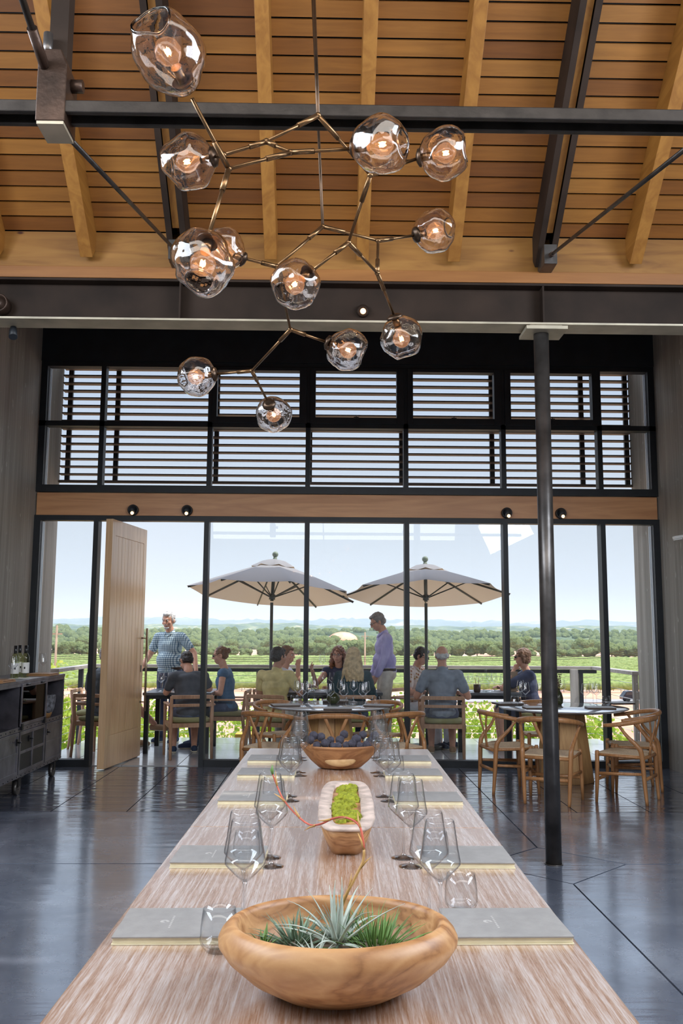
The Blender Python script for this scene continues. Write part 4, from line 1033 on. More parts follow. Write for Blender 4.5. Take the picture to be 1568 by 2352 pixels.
o2 = o.copy(); C.objects.link(o2); o2.location = (-2.89, 8.23, CT + .001); o2['label'] = 'Brown wooden folder at the left end of the bar cart top'
b = MB(); b.box((-.10, -.14, 0), (.10, .14, .002)); o = b.build('paper_sheet', M['paper'], loc=(-2.91, 9.05, CT)); tag(o, 'Sheet of paper lying in the middle of the bar cart top', 'paper')

# --- table settings on the round tables
small_g = goblet(label='x', group='wine glasses on the round tables', n=24, mat='goblet', h=.245, rb=.048, rr=.032, stem=.105, foot=.038)
small_t = tumbler(label='x', group='water tumblers on the round tables', n=24)
def board(label):
    t_ = thing('menu_board', label, 'menu', (0, 0, 0), 0, 'dark menus on the round tables')
    b = MB(); b.box((-.14, -.11, 0), (.14, .11, .016)); b.build('pages', M['dark_board'], t_, bevel=.002)
    b = MB(); b.box((-.142, -.112, .016), (.142, .112, .020)); b.build('cover', M['menu_grey'], t_); return t_
bd = board('x')
sg = [small_g]; stt = [small_t]; sb = [bd]
def put(pool, lb, x, y, rz=0, z=.7502):
    o = pool[0]
    if o.get('used'): dup(o, (x, y, z), rz, lb)
    else: o.location = (x, y, z); o.rotation_euler = (0, 0, rz); o['label'] = lb; o['used'] = 1
def clear_used(): 
    for o in bpy.data.objects:
        if 'used' in o: del o['used']
mid_g = [(683, 1616), (694, 1624), (706, 1617), (722, 1610), (758, 1625), (783, 1612), (789, 1626), (812, 1612), (833, 1626), (840, 1619)]
gl = ['leftmost', 'front left, second', 'behind the second from the left', 'fourth from the left', 'in front of the dark vase', 'rear one right of the vase', 'front one right of the vase', 'seventh from the left, rear', 'front right', 'rightmost']
for (x, y), lb in zip(mid_g, gl):
    q = atZ(x, y, .75); put(sg, 'Wine glass on the middle round table, ' + lb, q.x, q.y)
right_g = [(1196, 1614), (1207, 1620), (1240, 1618), (1290, 1611), (1345, 1624), (1362, 1618), (1370, 1622)]
gl2 = ['leftmost of all', 'second from the left', 'just left of the steel column', 'just right of the column by the vase', 'left of the right-hand three', 'middle of the right-hand three', 'rightmost']
for (x, y), lb in zip(right_g, gl2):
    q = atZ(x, y, .75); put(sg, 'Wine glass on the right round table, ' + lb, q.x, q.y)
for (x, y), lb in (((676, 1618), 'at the left of the middle round table, outer one'), ((688, 1619), 'at the left of the middle round table, inner one'), ((803, 1624), 'near the front centre of the middle round table'), ((863, 1622), 'at the right of the middle round table'),
                   ((1182, 1620), 'at the left of the right round table'), ((1392, 1620), 'at the right of the right round table')):
    q = atZ(x, y, .75); put(stt, 'Water tumbler ' + lb, q.x, q.y)
for (x, y, rz), lb in (((655, 1622, .2), 'left side of the middle round table'), ((775, 1630, 0), 'front of the middle round table'), ((870, 1623, -.3), 'right side of the middle round table'), ((770, 1612, 0), 'far side of the middle round table'),
                       ((1165, 1618, .2), 'left side of the right round table'), ((1235, 1628, 0), 'front left of the right round table, by the column'), ((1378, 1628, -.1), 'front right of the right round table'), ((1420, 1617, .3), 'right rim of the right round table')):
    q = atZ(x, y, .75); put(sb, 'Dark menu folder on the ' + lb, q.x, q.y, rz)
clear_used()
vs = thing('round_vase', 'Round dark green vase on the middle round table', 'vase', tuple(atZ(765, 1617, .7502)))
b = MB(); b.lathe([(.03, 0), (.055, .012), (.072, .045), (.072, .075), (.055, .105), (.025, .122), (.018, .130), (.021, .136), (.014, .136), (.013, .12), (.001, .11)], 36); b.build('vase_body', M['vase_green'], vs)
q = atZ(1283, 1618, .7502); vs = thing('bottle_vase', 'Dark green bottle vase with dark sprigs beside the steel column', 'vase', tuple(q))
b = MB(); b.lathe([(.03, 0), (.045, .02), (.048, .07), (.035, .12), (.016, .15), (.015, .17), (.010, .17), (.009, .14), (.001, .13)], 30); b.build('vase_body', M['vase_green'], vs)
b = MB(); r_ = random.Random(9)
for i in range(7):
    d = V((r_.uniform(-.04, .04), r_.uniform(-.04, .04), .32 + r_.uniform(-.05, .05))); b.tube([(0, 0, .12), d * .6, d], [.002, .0015, .001], 5)
    for k in range(8): b.sphere(d * (.55 + .06 * k) + V((r_.uniform(-.014, .014), r_.uniform(-.014, .014), 0)), (.008, .008, .006), 6, 5)
b.build('sprigs', M['bark'], vs)

# ================================================================== chandelier
chd = thing('branching_chandelier', 'Branching brass chandelier with twelve dented clear glass globes', 'chandelier', tuple(atD(730, 265, 3.0)))
O0 = V(chd.location)
nodes = dict(A0=(730, 265, 3.0), A1=(612, 325, 2.9), A4=(667, 350, 2.86), A2=(513, 356, 2.86), A3=(525, 388, 2.76), B6=(850, 402, 3.12), B0=(741, 520, 3.6), B1=(635, 612, 3.42), B2=(868, 553, 3.62), B3=(800, 557, 3.30),
             B5=(866, 627, 3.50), B4=(667, 757, 3.72), B7=(578, 852, 4.05))
N = {k: atD(*v) - O0 for k, v in nodes.items()}
RB = .0056
def arm(a, c, r=RB):
    b = MB(); b.cyl(a, c, r, n=10); o = b.build('arm', M['brass'], chd)
    L = (c - a).length; d = (c - a).normalized(); b = MB()
    b.cyl(a, a + d * min(.10, L * .4), r * 1.55, n=10); q = b.build('sleeve', M['brass'], o)
    return d
for a, c in (('A0', 'A1'), ('A1', 'A4'), ('A1', 'A2'), ('A4', 'A3'), ('A0', 'B6'), ('B0', 'B1'), ('B0', 'B2'), ('B6', 'B3'), ('B3', 'B5'), ('B5', 'B2'), ('B1', 'B4'), ('B4', 'B7')): arm(N[a], N[c])
for k, v in N.items():
    b = MB(); b.sphere(v, .0105, 12, 8); b.build('joint', M['brass'], chd)
top1 = atD(721, -10, 3.62) - O0; top2 = atD(729, 255, 4.0) - O0
b = MB(); b.cyl(N['A0'], N['A0'] + (top1 - N['A0']) * 1.0, RB * 1.1, n=10); b.cyl(N['A0'] + (top1 - N['A0']), N['A0'] + (top1 - N['A0']) * 1.25, RB, n=10); b.build('stem', M['dark_brass'], chd)
dr_ = (top2 - N['B0']); b = MB(); b.cyl(N['B0'], N['B0'] + dr_ * 2.2, RB * 1.05, n=10); b.build('stem', M['dark_brass'], chd)
def globe(i, hub, cappx, cpx, diam, depth, cdepth, wrm):
    # one lobed, dented blown-glass globe seen with its own opening; cap at cappx, body centre cpx
    capP = atD(cappx[0], cappx[1], cdepth) - O0; cen = atD(cpx[0], cpx[1], depth) - O0
    if hub is not None: arm(N[hub], capP)
    ax = (cen - capP).normalized(); r = diam
    r_ = random.Random(100 + i)
    t = ax.orthogonal().normalized(); u = ax.cross(t)
    offs = [V((r_.uniform(-9, 9), r_.uniform(-9, 9), r_.uniform(-9, 9))) for _ in range(2)]
    dents = []
    for _ in range(14):
        q = V((r_.gauss(0, 1), r_.gauss(0, 1), r_.gauss(0, 1))).normalized(); dents.append((q, r_.uniform(.03, .09), r_.uniform(.30, .55)))
    L0 = (cen - capP).length
    def surf(th_, ph_, inner):
        q = (ax * -math.cos(th_) + (t * math.cos(ph_) + u * math.sin(ph_)) * math.sin(th_))
        k = 1.0
        for d, dep, wd in dents:
            a_ = q.dot(d); 
            if a_ > 0: k -= dep * math.exp(-((1 - a_) / (wd * wd * .5)) ** 2)
        k += .08 * noise.noise(q * 1.6 + offs[0]) + .016 * noise.noise(q * 4.5 + offs[1])
        z = -math.cos(th_)
        if z > .80: k *= .80 / z * 1.0 + .0
        ws = r * k - (.003 if inner else 0); el_ = 1.32 if i == 0 else 1.0
        return cen + (q + ax * (z * (el_ - 1))) * ws
    b = MB(); n, m_ = 56, 36
    rings = []
    th0, th1 = .16, PI - (.62 if i == 0 else .50)
    for j in range(m_ + 1):
        th_ = th0 + (th1 - th0) * j / m_; rings.append([b.bm.verts.new(surf(th_, 2 * PI * a / n, False)) for a in range(n)])
    for j in range(m_, -1, -1):
        th_ = th0 + (th1 - th0) * j / m_; rings.append([b.bm.verts.new(surf(th_, 2 * PI * a / n, True)) for a in range(n)])
    b.skin(rings, False, True)
    g = b.build('glass_globe', M['globe'], chd)
    b = MB(); b.tube([surf(th1, 2 * PI * a / 40, False) for a in range(41)], .0030, 7, False); b.build('rim', M['globe'], g)
    # brass cap and socket
    back = cen - ax * (r * .97)
    b = MB(); b.tube([back - ax * .012, back - ax * .004, back + ax * .006], [r * .16, r * .34, r * .36], 28); b.build('cap', M['dark_brass'], g)
    b = MB(); b.cyl(back, back + ax * (r * .46), r * .155, n=24); b.cyl(back + ax * (r * .46), back + ax * (r * .5), r * .17, n=24); b.build('socket', M['brass'], g)
    bc = back + ax * (r * 1.02); br = r * .40
    b = MB(); b.tube([back + ax * (r * .5), back + ax * (r * .62), bc - ax * br * .6, bc - ax * br * .1, bc + ax * br * .45, bc + ax * br * .85, bc + ax * br], [r * .13, r * .15, br * .80, br, br * .88, br * .5, br * .06], 24); b.build('bulb', M['bulb_glass'], g)
    b = MB(); fpts = []
    for k in range(9): 
        a_ = k * PI / 4; fpts.append(bc - ax * br * .1 + (t * math.cos(a_) + u * math.sin(a_)) * (br * .16) + ax * (.018 * (k % 2) - .006))
    b.tube(fpts, .0028, 6); b.build('filament', M['filament'], g)
    pl = bpy.data.lights.new('bulb_light', 'POINT'); pl.energy = wrm; pl.color = (1, .50, .20); pl.shadow_soft_size = .009
    lo = bpy.data.objects.new('bulb_light', pl); C.objects.link(lo); lo.parent = chd; lo.location = bc
    return g
S_ = 2100
GL = [  # hub, cap px, centre px, radius m, depth, cap depth
    ('A3', (441, 226), (387, 122), 160 / 2 * 2.5 / S_, 2.50, 2.62), ('A2', (492, 360), (432, 371), 130 / 2 * 2.95 / S_, 2.95, 2.93), ('A4', (806, 342), (875, 332), 137 / 2 * 2.80 / S_, 2.80, 2.84),
    ('B6', (962, 363), (1021, 352), 120 / 2 * 3.2 / S_, 3.20, 3.22), ('A3', (482, 531), (466, 603), 152 / 2 * 2.55 / S_, 2.55, 2.62), ('B1', (547, 590), (515, 572), 100 / 2 * 3.35 / S_, 3.35, 3.36),
    ('B3', (722, 618), (678, 652), 118 / 2 * 3.15 / S_, 3.15, 3.22), ('B2', (948, 541), (998, 530), 101 / 2 * 3.75 / S_, 3.75, 3.72), ('B4', (750, 786), (797, 803), 98 / 2 * 3.80 / S_, 3.80, 3.80),
    ('B5', (904, 723), (921, 776), 103 / 2 * 3.75 / S_, 3.75, 3.72), ('B7', (497, 859), (451, 865), 92 / 2 * 4.15 / S_, 4.15, 4.13), ('B7', (612, 917), (628, 952), 85 / 2 * 4.45 / S_, 4.45, 4.34)]
for i, (h_, cp_, ce, r, d, cd) in enumerate(GL): globe(i, h_, cp_, ce, r, d, cd, 3)

# ================================================================== outside
# --- railing with cable infill
ry = 13.42
rl = thing('deck_railing', 'Grey wooden topped cable railing along the far edge of the deck', 'railing', (0, ry, 0))
b = MB(); b.box((-3.42, -.05, 1.00), (3.98, .05, 1.045)); b.build('top_rail', M['rail_wood'], rl, bevel=.004)
b = MB(); b.box((-3.40, -.025, .945), (3.95, .025, .995)); b.build('under_rail', M['frame_black'], rl)
for x in (-3.32, -2.20, -.95, .35, 1.60, 2.85, 3.72):
    b = MB(); b.box((x - .03, -.03, -.25), (x + .03, .03, .95)); b.build('post', M['frame_black'], rl, bevel=.003)
for k in range(9):
    b = MB(); b.cyl((-3.32, 0, .09 + k * .1), (3.9, 0, .09 + k * .1), .0032, n=6); b.build('cable', M['chrome'], rl)
for sx, x0, lb in ((-1, -3.36, 'Short side railing of the deck by the left concrete fin'), (1, 3.93, 'Short side railing of the deck by the right concrete fin')):
    s_ = thing('side_railing', lb, 'railing', (x0, 11.6, 0), 0, 'side railings of the deck')
    b = MB(); b.box((-.06, 0, 1.0), (.06, 1.78, 1.045)); b.build('top_rail', M['rail_wood'], s_, bevel=.004)
    for y in (.05, 1.25):
        b = MB(); b.box((-.03, y, -.25), (.03, y + .06, 1.0)); b.build('post', M['post_wood'] if sx > 0 else M['frame_black'], s_)
    for k in range(9):
        b = MB(); b.cyl((0, 0, .09 + k * .1), (0, 1.8, .09 + k * .1), .0032, n=6); b.build('cable', M['chrome'], s_)
o = MB(); o.box((-.05, -.04, -.3), (.05, .04, 1.0)); o = o.build('corner_post', M['post_wood'], loc=(3.60, ry - .09, 0)); tag(o, 'Pale weathered post at the right corner of the deck railing', 'post')

# --- terrace tables
def ttable(x0, x1, y0, y1, label):
    t_ = thing('terrace_table', label, 'table', ((x0 + x1) / 2, (y0 + y1) / 2, 0), 0, 'dark square tables on the deck'); w_, d_ = (x1 - x0) / 2, (y1 - y0) / 2
    b = MB(); b.box((-w_, -d_, .715), (w_, d_, .75)); b.build('tabletop', M['outdoor_top'], t_, bevel=.004)
    b = MB(); b.box((-w_ + .03, -d_ + .03, .67), (w_ - .03, d_ - .03, .715)); b.build('apron', M['black_steel'], t_)
    for sx in (-1, 1):
        for sy in (-1, 1):
            b = MB(); b.box((sx * (w_ - .05) - .028, sy * (d_ - .05) - .028, 0), (sx * (w_ - .05) + .028, sy * (d_ - .05) + .028, .67)); b.build('leg', M['black_steel'], t_)
    return t_
ttable(-2.28, -1.42, 11.72, 12.60, 'Dark square terrace table seen through the open doorway')
ttable(-.50, .75, 11.90, 12.62, 'Long dark terrace table under the left parasol, behind the middle round table')
ttable(1.70, 2.55, 11.95, 12.65, 'Dark square terrace table right of the white-haired man')

# --- teak armchairs with olive cushions
def armchair(label):
    t_ = thing('teak_armchair', label, 'chair', (0, 0, 0), 0, 'teak armchairs on the deck'); W_ = M['teak']
    for sx in (-1, 1):
        b = MB(); b.tube([(sx * .265, .245, 0), (sx * .265, .235, .63)], [.016, .022], 8); b.build('leg', W_, t_)
        b = MB(); b.tube([(sx * .245, -.285, 0), (sx * .245, -.235, .42), (sx * .245, -.27, .74)], [.017, .023, .019], 8); b.build('leg', W_, t_)
        b = MB(); b.box((sx * .262 - .026, -.24, .625), (sx * .262 + .026, .27, .647)); b.build('armrest', W_, t_, bevel=.006)
        b = MB(); b.box((sx * .255 - .012, -.22, .37), (sx * .255 + .012, .23, .42)); b.build('side_rail', W_, t_)
    b = MB(); b.box((-.25, .215, .37), (.25, .24, .42)); b.build('front_rail', W_, t_)
    b = MB(); b.box((-.25, -.25, .37), (.25, -.225, .42)); b.build('back_rail', W_, t_)
    b = MB(); b.box((-.25, -.285, .71), (.25, -.26, .755)); b.build('back_rail', W_, t_, bevel=.006)
    b = MB(); b.box((-.25, -.275, .615), (.25, -.25, .65)); b.build('back_rail', W_, t_, bevel=.006)
    b = MB(); b.box((-.24, -.22, .405), (.24, .22, .42)); b.build('seat_slats', W_, t_)
    b = MB(); r_ = []
    for (z, k) in ((.421, .88), (.432, .98), (.452, 1.0), (.470, .97), (.480, .80)):
        ring = []
        for i in range(40):
            a = 2 * PI * i / 40; c_, s_ = math.cos(a), math.sin(a)
            ring.append(b.bm.verts.new((math.copysign(abs(c_) ** .4, c_) * .245 * k, math.copysign(abs(s_) ** .4, s_) * .235 * k, z)))
        r_.append(ring)
    b.skin(r_); b.build('cushion', M['olive_cushion'], t_)
    b = MB(); b.tube(bez([(.23, -.22, .45), (.26, -.25, .44), (.27, -.26, .38), (.262, -.255, .32)], 4), .005, 6); b.build('cushion_tie', M['olive_cushion'], t_)
    return t_
ac = armchair('Teak armchair with olive cushion under the man in charcoal left of the door'); 
seats = [((-2.74, 11.62), (.35, 1), None),                                              # 0 charcoal, left of door
         ((-3.02, 12.42), (1, .0), 'Teak armchair mostly hidden behind the open door'),     # 1 dark haired behind the door
         ((-1.66, 11.50), (-.28, 1), 'Teak armchair under the man writing at the doorway table'), # 2
         ((-1.28, 12.38), (-1, .05), 'Teak armchair under the woman in the denim vest'),           # 3
         ((-.62, 11.60), (.42, 1), 'Teak armchair under the man in the yellow polo'),               # 4
         ((-.62, 12.62), (1, -.25), 'Teak armchair under the man in the white tee at the railing'),        # 5
         ((.20, 12.95), (-.1, -1), 'Teak armchair under the curly-haired woman at the railing'),          # 6
         ((.36, 11.62), (-.05, 1), 'Teak armchair under the long-haired blonde woman'),            # 7
         ((1.25, 12.72), (.75, -.6), 'Teak armchair under the man in the floral shirt'),            # 8
         ((1.46, 11.48), (.10, 1), 'Teak armchair under the white-haired man seen from behind'),     # 9
         ((2.78, 12.40), (-1, .05), 'Teak armchair under the woman with bobbed hair')]             # 10
for i, ((x, y), f, lb) in enumerate(seats):
    if i == 0: ac.location = (x, y, 0); ac.rotation_euler = (0, 0, face(*f))
    else: dup(ac, (x, y, 0), face(*f), lb)

# --- parasols
def parasol(x, y, rim, apex, r, tilt, tdir, label, rz):
    t_ = thing('parasol', label, 'parasol', (x, y, 0), 0, 'taupe market parasols over the deck')
    hub = thing('x', None, None); bpy.data.objects.remove(hub)
    rot = Matrix.Rotation(tilt, 3, V((math.cos(tdir), math.sin(tdir), 0)))
    tz = rim - .12; piv = V((0, 0, tz))
    def T(p): return rot @ (V(p) - piv) + piv
    H = apex - rim; n = 8; sub = 6; m_ = 8
    b = MB(); rows = []
    for j in range(m_ + 1):
        f = j / m_; row = []
        for i in range(n * sub):
            k, u = divmod(i, sub); u /= sub; a0, a1 = rz + 2 * PI * k / n, rz + 2 * PI * (k + 1) / n
            rr = .05 + (r - .05) * f
            p = V((math.cos(a0) * rr, math.sin(a0) * rr, 0)).lerp(V((math.cos(a1) * rr, math.sin(a1) * rr, 0)), u)
            sag = math.sin(PI * u)
            z = apex - H * (f ** 1.08) - .035 * sag * f + .02 * sag * f
            p *= 1 - .035 * sag * f
            row.append(b.bm.verts.new(T((p.x, p.y, z))))
        rows.append(row)
    b.skin(rows, False); c_ = b.build('canopy', M['canopy'], t_)
    b = MB(); rows = []
    for rr, z in ((.03, apex + .045), (.16, apex + .012), (.30, apex - H * .20 + .015)):
        rows.append([b.bm.verts.new(T((math.cos(rz + 2 * PI * i / 32) * rr * (1 + .06 * math.cos(8 * 2 * PI * i / 32)), math.sin(rz + 2 * PI * i / 32) * rr * (1 + .06 * math.cos(8 * 2 * PI * i / 32)), z - .02 * (rr > .2) * abs(math.sin(4 * 2 * PI * i / 32))))) for i in range(32)])
    b.skin(rows, False); b.build('vent', M['canopy'], t_)
    for k in range(n):
        a = rz + 2 * PI * k / n; d = V((math.cos(a), math.sin(a), 0))
        b = MB(); b.tube([T(d * .05 + V((0, 0, apex - .03))), T(d * (r * .5) + V((0, 0, apex - H * .47 - .025))), T(d * r * .985 + V((0, 0, rim - .012)))], .011, 6, True, 1.4); rb = b.build('rib', M['umbrella_metal'], t_)
        b = MB(); b.cyl(T(d * .04 + V((0, 0, rim - .04))), T(d * (r * .5) + V((0, 0, apex - H * .47 - .03))), .009, n=6); b.build('strut', M['umbrella_metal'], rb)
    b = MB(); b.cyl(T((0, 0, rim - .10)), T((0, 0, apex + .02)), .024, n=14); b.cyl(T((0, 0, rim - .08)), T((0, 0, rim - .01)), .042, n=14); b.build('hub', M['umbrella_metal'], t_)
    b = MB(); b.sphere(T((0, 0, apex + .115)), .042, 18, 12); b.cyl(T((0, 0, apex + .02)), T((0, 0, apex + .075)), .035, .024, n=16); b.build('finial', M['finial'], t_)
    b = MB(); b.cyl((0, 0, .05), (0, 0, tz), .021, n=14); b.build('pole', M['umbrella_metal'], t_)
    b = MB(); b.cyl((0, 0, 0), (0, 0, .05), .22, n=30); b.build('base', M['umbrella_metal'], t_)
    return t_
parasol(-.72, 12.45, 2.03, 2.46, 1.16, R(-7), R(-25), 'Taupe parasol on the left, tilted, over the yellow polo man\'s table', R(14))
parasol(1.36, 12.35, 2.03, 2.40, 1.14, R(-7), R(0), 'Taupe parasol on the right with its ribs showing underneath', R(-6))

# --- glasses and bottles on the terrace tables
tg = goblet(label='x', group='wine glasses on the terrace tables', n=18, mat='goblet', h=.235, rb=.046, rr=.031, stem=.10, foot=.037)
pool = [tg]
lab = [(345, 'far left one by the door edge on the doorway table', -2.10, 12.0), (358, 'next to the bottle on the doorway table', -2.02, 12.25), (368, 'right of the bottle on the doorway table', -1.98, 12.0), (380, 'holding red wine in front of the writing man', -1.93, 12.2), (390, 'nearest the writing man', -1.85, 12.05),
       (0, 'leftmost of those on the long terrace table', -.28, 12.2), (0, 'second from the left on the long terrace table', -.17, 12.3), (0, 'between the two glass bottles on the long terrace table', -.02, 12.25), (0, 'fourth from the left on the long terrace table', .10, 12.35), (0, 'right end one on the long terrace table', .55, 12.3),
       (0, 'left one on the right terrace table', 1.86, 12.2), (0, 'second from the left on the right terrace table', 1.95, 12.35), (0, 'just left of the clear bottle on the right terrace table', 2.06, 12.3), (0, 'just right of the clear bottle on the right terrace table', 2.18, 12.25), (0, 'fifth from the left on the right terrace table', 2.27, 12.38), (0, 'right end one on the right terrace table', 2.37, 12.28)]
for _, lb, x, y in lab: put(pool, 'Wine glass, ' + lb, x, y)
wb = bottle('x', 'water_glass', cap=None, h=.30, lab=None, r=.042, group='clear water bottles on the terrace tables')
pool = [wb]
for lb, x, y in (('on the doorway table', -2.06, 12.1), ('on the long terrace table behind the middle round table', -.16, 12.15), ('on the right terrace table', 2.12, 12.15)): put(pool, 'Clear water bottle ' + lb, x, y)
bk_ = bottle('Dark wine bottle in front of the curly-haired woman', 'bottle_black', lab=None, group=None); bk_.location = (.30, 12.2, .7502)
clear_used()
rw = MB(); rw.lathe([(.001, .125), (.03, .14), (.041, .155), (.041, .157), (.001, .157)], 18); o = rw.build('red_wine', M['red_wine'], loc=(-1.93, 12.2, .752)); tag(o, 'Red wine in the glass before the writing man', 'wine')
b = MB(); b.box((-.16, -.12, 0), (.16, .12, .003)); o = b.build('paper_menu', M['paper'], loc=(-1.84, 11.86, .7502)); tag(o, 'White paper sheet under the writing man\'s arm', 'paper')
b = MB(); b.lathe([(.035, 0), (.045, .01), (.048, .10), (.044, .10), (.04, .01), (.001, .01)], 20)
o = b.build('cutlery_pot', M['dark_board'], loc=(1.99, 12.08, .7502)); tag(o, 'Small dark pot holding pencils on the right terrace table', 'pot')
for k, (dx, dy) in enumerate(((.03, .0), (-.025, .02))):
    b = MB(); b.cyl((0, 0, .015), (dx, dy, .19), .004, n=6); o = b.build('pencil', M['teak'], loc=(1.99, 12.08, .7502)); tag(o, ('Pencil leaning right' if k == 0 else 'Pencil leaning left') + ' in the dark pot on the terrace table', 'pencil', 'pencils in the dark pot')
b = MB(); b.box((-.07, 0, 0), (.07, .02, .26)); o = b.build('menu_stand', M['pole_wood'], loc=(2.50, 12.3, .7502)); tag(o, 'Upright brown menu board at the right end of the right terrace table', 'menu')

# --- ground, hillside, vineyard
def gz(x, y):
    if y < 14: return -1.6
    if y < 60: t = (y - 14) / 46; z = -1.6 - 6.2 * (t ** .8)
    else: z = -7.8 - 1.7 * min(1, (y - 60) / 60)
    return z
b = MB(); ysl = [13.6, 14.5, 16, 18, 21, 25, 30, 36, 44, 54, 66, 80, 100, 120, 160, 220, 320, 450, 650]
rows = []
for y in ysl:
    W_ = 14 + y * .62; rows.append([b.bm.verts.new(((i / 20 * 2 - 1) * W_, y, gz(0, y) + (.25 * noise.noise(V((i, y * .2, 0))) if y > 16 else 0))) for i in range(21)])
for r0_, r1_ in zip(rows, rows[1:]):
    for i in range(20): b.bm.faces.new((r0_[i], r0_[i + 1], r1_[i + 1], r1_[i])).smooth = True
struct(b, 'ground', 'soil')
# service road across the vineyard
b = MB(); b.box((-10, 150, -9.45), (120, 157, -9.30)); tag(b.build('road', M['asphalt']), kind=ST)
b = MB(); b.box((8, 92, -9.2), (70, 94, -8.85)); tag(b.build('path', M['asphalt']), kind=ST)
# leafy vines just below the deck
def leaves(mb, r_, c, sz, n, ls):
    for _ in range(n):
        p = V(c) + V((r_.gauss(0, sz[0]), r_.gauss(0, sz[1]), r_.gauss(0, sz[2])))
        a = V((r_.uniform(-1, 1), r_.uniform(-1, 1), r_.uniform(-.3, 1))).normalized(); u = a.orthogonal().normalized() * ls * r_.uniform(.6, 1.2); v = a.cross(u) * .9
        q = [mb.bm.verts.new(p + u * math.cos(k * 2 * PI / 5) + v * math.sin(k * 2 * PI / 5) + a * (ls * .15 * (k % 2))) for k in range(5)]
        mb.bm.faces.new(q)
r_ = random.Random(21)
k = 0
for row, (y, top) in enumerate(((14.7, .42), (16.6, .25))):
    for i in range(7 if row == 0 else 8):
        x = (-3.6 + i * 1.25 if row == 0 else -4.6 + i * 1.3) + r_.uniform(-.15, .15); z0 = gz(0, y)
        t_ = thing('grapevine', 'Leafy green grapevine in the %s row below the deck, %s from the left' % (('front', 'second')[row], ['first', 'second', 'third', 'fourth', 'fifth', 'sixth', 'seventh', 'eighth'][i]), 'vine', (x, y, z0), 0, 'leafy grapevines just below the deck')
        b = MB(); hh = top - z0 + r_.uniform(-.15, .1)
        for _ in range(46):
            c = V((r_.uniform(-.75, .75), r_.uniform(-.3, .3), hh * r_.uniform(.2, .95))); leaves(b, r_, c, (.12, .11, .11), 34, .040)
        b.build('foliage', M['vine_leaf'], t_)
        b = MB(); b.tube(bez([(0, 0, 0), (.04, 0, hh * .25), (-.03, 0, hh * .5)], 3), [.03] * 7, 7); b.tube([(-.7, 0, hh * .5), (.7, 0, hh * .52)], .015, 6); b.build('trunk', M['bark'], t_)
# rows of the vineyard
def vrow(y, x0, x1, h, label, seed):
    r_ = random.Random(seed); b = MB(); n = int((x1 - x0) / 1.1); z0 = gz(0, y)
    rings = []
    for i in range(n + 1):
        x = x0 + (x1 - x0) * i / n; hh = h * (1 + .22 * noise.noise(V((x * .45, y, 0)))); w_ = .55 * (1 + .3 * noise.noise(V((x * .5, y, 7))))
        ring = []
        for k_ in range(8):
            a = 2 * PI * k_ / 8; q = 1 + .25 * noise.noise(V((x * 1.3, k_ * 2.1, y)))
            ring.append(b.bm.verts.new((x, w_ * math.cos(a) * q, h * .62 + (hh - h * .62) * math.sin(a) * q)))
        rings.append(ring)
    b.skin(rings); t_ = thing('vineyard_row', label, 'vine row', (0, y, z0), 0, 'long green rows of the vineyard'); b.build('foliage', M['vine_row_leaf'], t_)
    b = MB()
    for i in range(0, n, 2):
        x = x0 + (x1 - x0) * i / n; b.cyl((x, 0, 0), (x, 0, h * .6), .05, n=5)
    b.build('trunks', M['bark'], t_, kind='stuff')
words = ['nearest', 'second', 'third', 'fourth', 'fifth', 'sixth', 'seventh', 'eighth', 'ninth', 'tenth', 'eleventh', 'twelfth', 'thirteenth', 'fourteenth', 'fifteenth', 'sixteenth', 'seventeenth', 'eighteenth', 'nineteenth', 'twentieth', 'twenty-first', 'twenty-second', 'twenty-third', 'twenty-fourth', 'twenty-fifth', 'twenty-sixth']
y = 178; i = 0
while y < 388:
    vrow(y, -y * .42 - 5, y * .46 + 5, 2.1, 'Long green vineyard row beyond the road, %s counted from the deck' % words[i], i); y *= 1.03; i += 1
    if y > 230: y += 3
for j, y in enumerate((36, 47, 60)):
    vrow(y, -y * .42 - 3, y * .46 + 3, 1.7, 'Green vine row on the slope below the deck, %s of the slope' % words[j], 60 + j)
# --- trees of the treeline
def tree_mesh(seed, h, w_):
    r_ = random.Random(seed); b = MB()
    for _ in range(16):
        a = r_.uniform(0, 2 * PI); rr = w_ * .42 * math.sqrt(r_.random()); z = h * r_.uniform(.35, .80); k = r_.uniform(.20, .34)
        b.sphere((rr * math.cos(a), rr * math.sin(a), z), (w_ * k, w_ * k, h * k * .72), 12, 8)
    return b
protos = []
r_ = random.Random(5)
def mktree(seed, h, w_, label, loc):
    t_ = thing('tree', label, 'tree', loc, 0, 'trees of the line beyond the vineyard')
    f = tree_mesh(seed, h, w_).melt('foliage', M['tree_leaf'], h * .035, t_, 0, 1)
    fl_ = []
    for c, n in [(v.co.copy(), v.normal.copy()) for v in f.data.vertices]: fl_.extend(c + n * (h * .06 * noise.noise(c * (9 / h)) + h * .05 * noise.noise(c * (26 / h))))
    f.data.vertices.foreach_set('co', fl_); f.data.update()
    b = MB(); b.tube([(0, 0, 0), (0, 0, h * .5)], [h * .035, h * .02], 7); b.build('trunk', M['bark'], t_); return t_
protos = [mktree(s, 9.0, 8.5, 'x', (0, 0, 0)) for s in range(4)]
n_ = 0
tx = -175.0; tdefs = []
while tx < 200:
    px = 749 + tx / 392 * 2100
    hgt = .74 + .16 * math.sin(tx * .045 + 1) + r_.uniform(-.10, .14)
    if px > 1030 and px < 1170: hgt = 1.0
    if 1170 < px < 1230: hgt = .66
    tdefs.append((tx + r_.uniform(-1, 1), 392 + r_.uniform(-6, 10), hgt)); tx += 6.6 + r_.uniform(-1.2, 1.2)
for q_ in range(26): tdefs.append((-190 + q_ * 16 + r_.uniform(-4, 4), 450 + r_.uniform(-10, 30), 1.0 + r_.uniform(-.1, .25)))
T_ = len(tdefs)
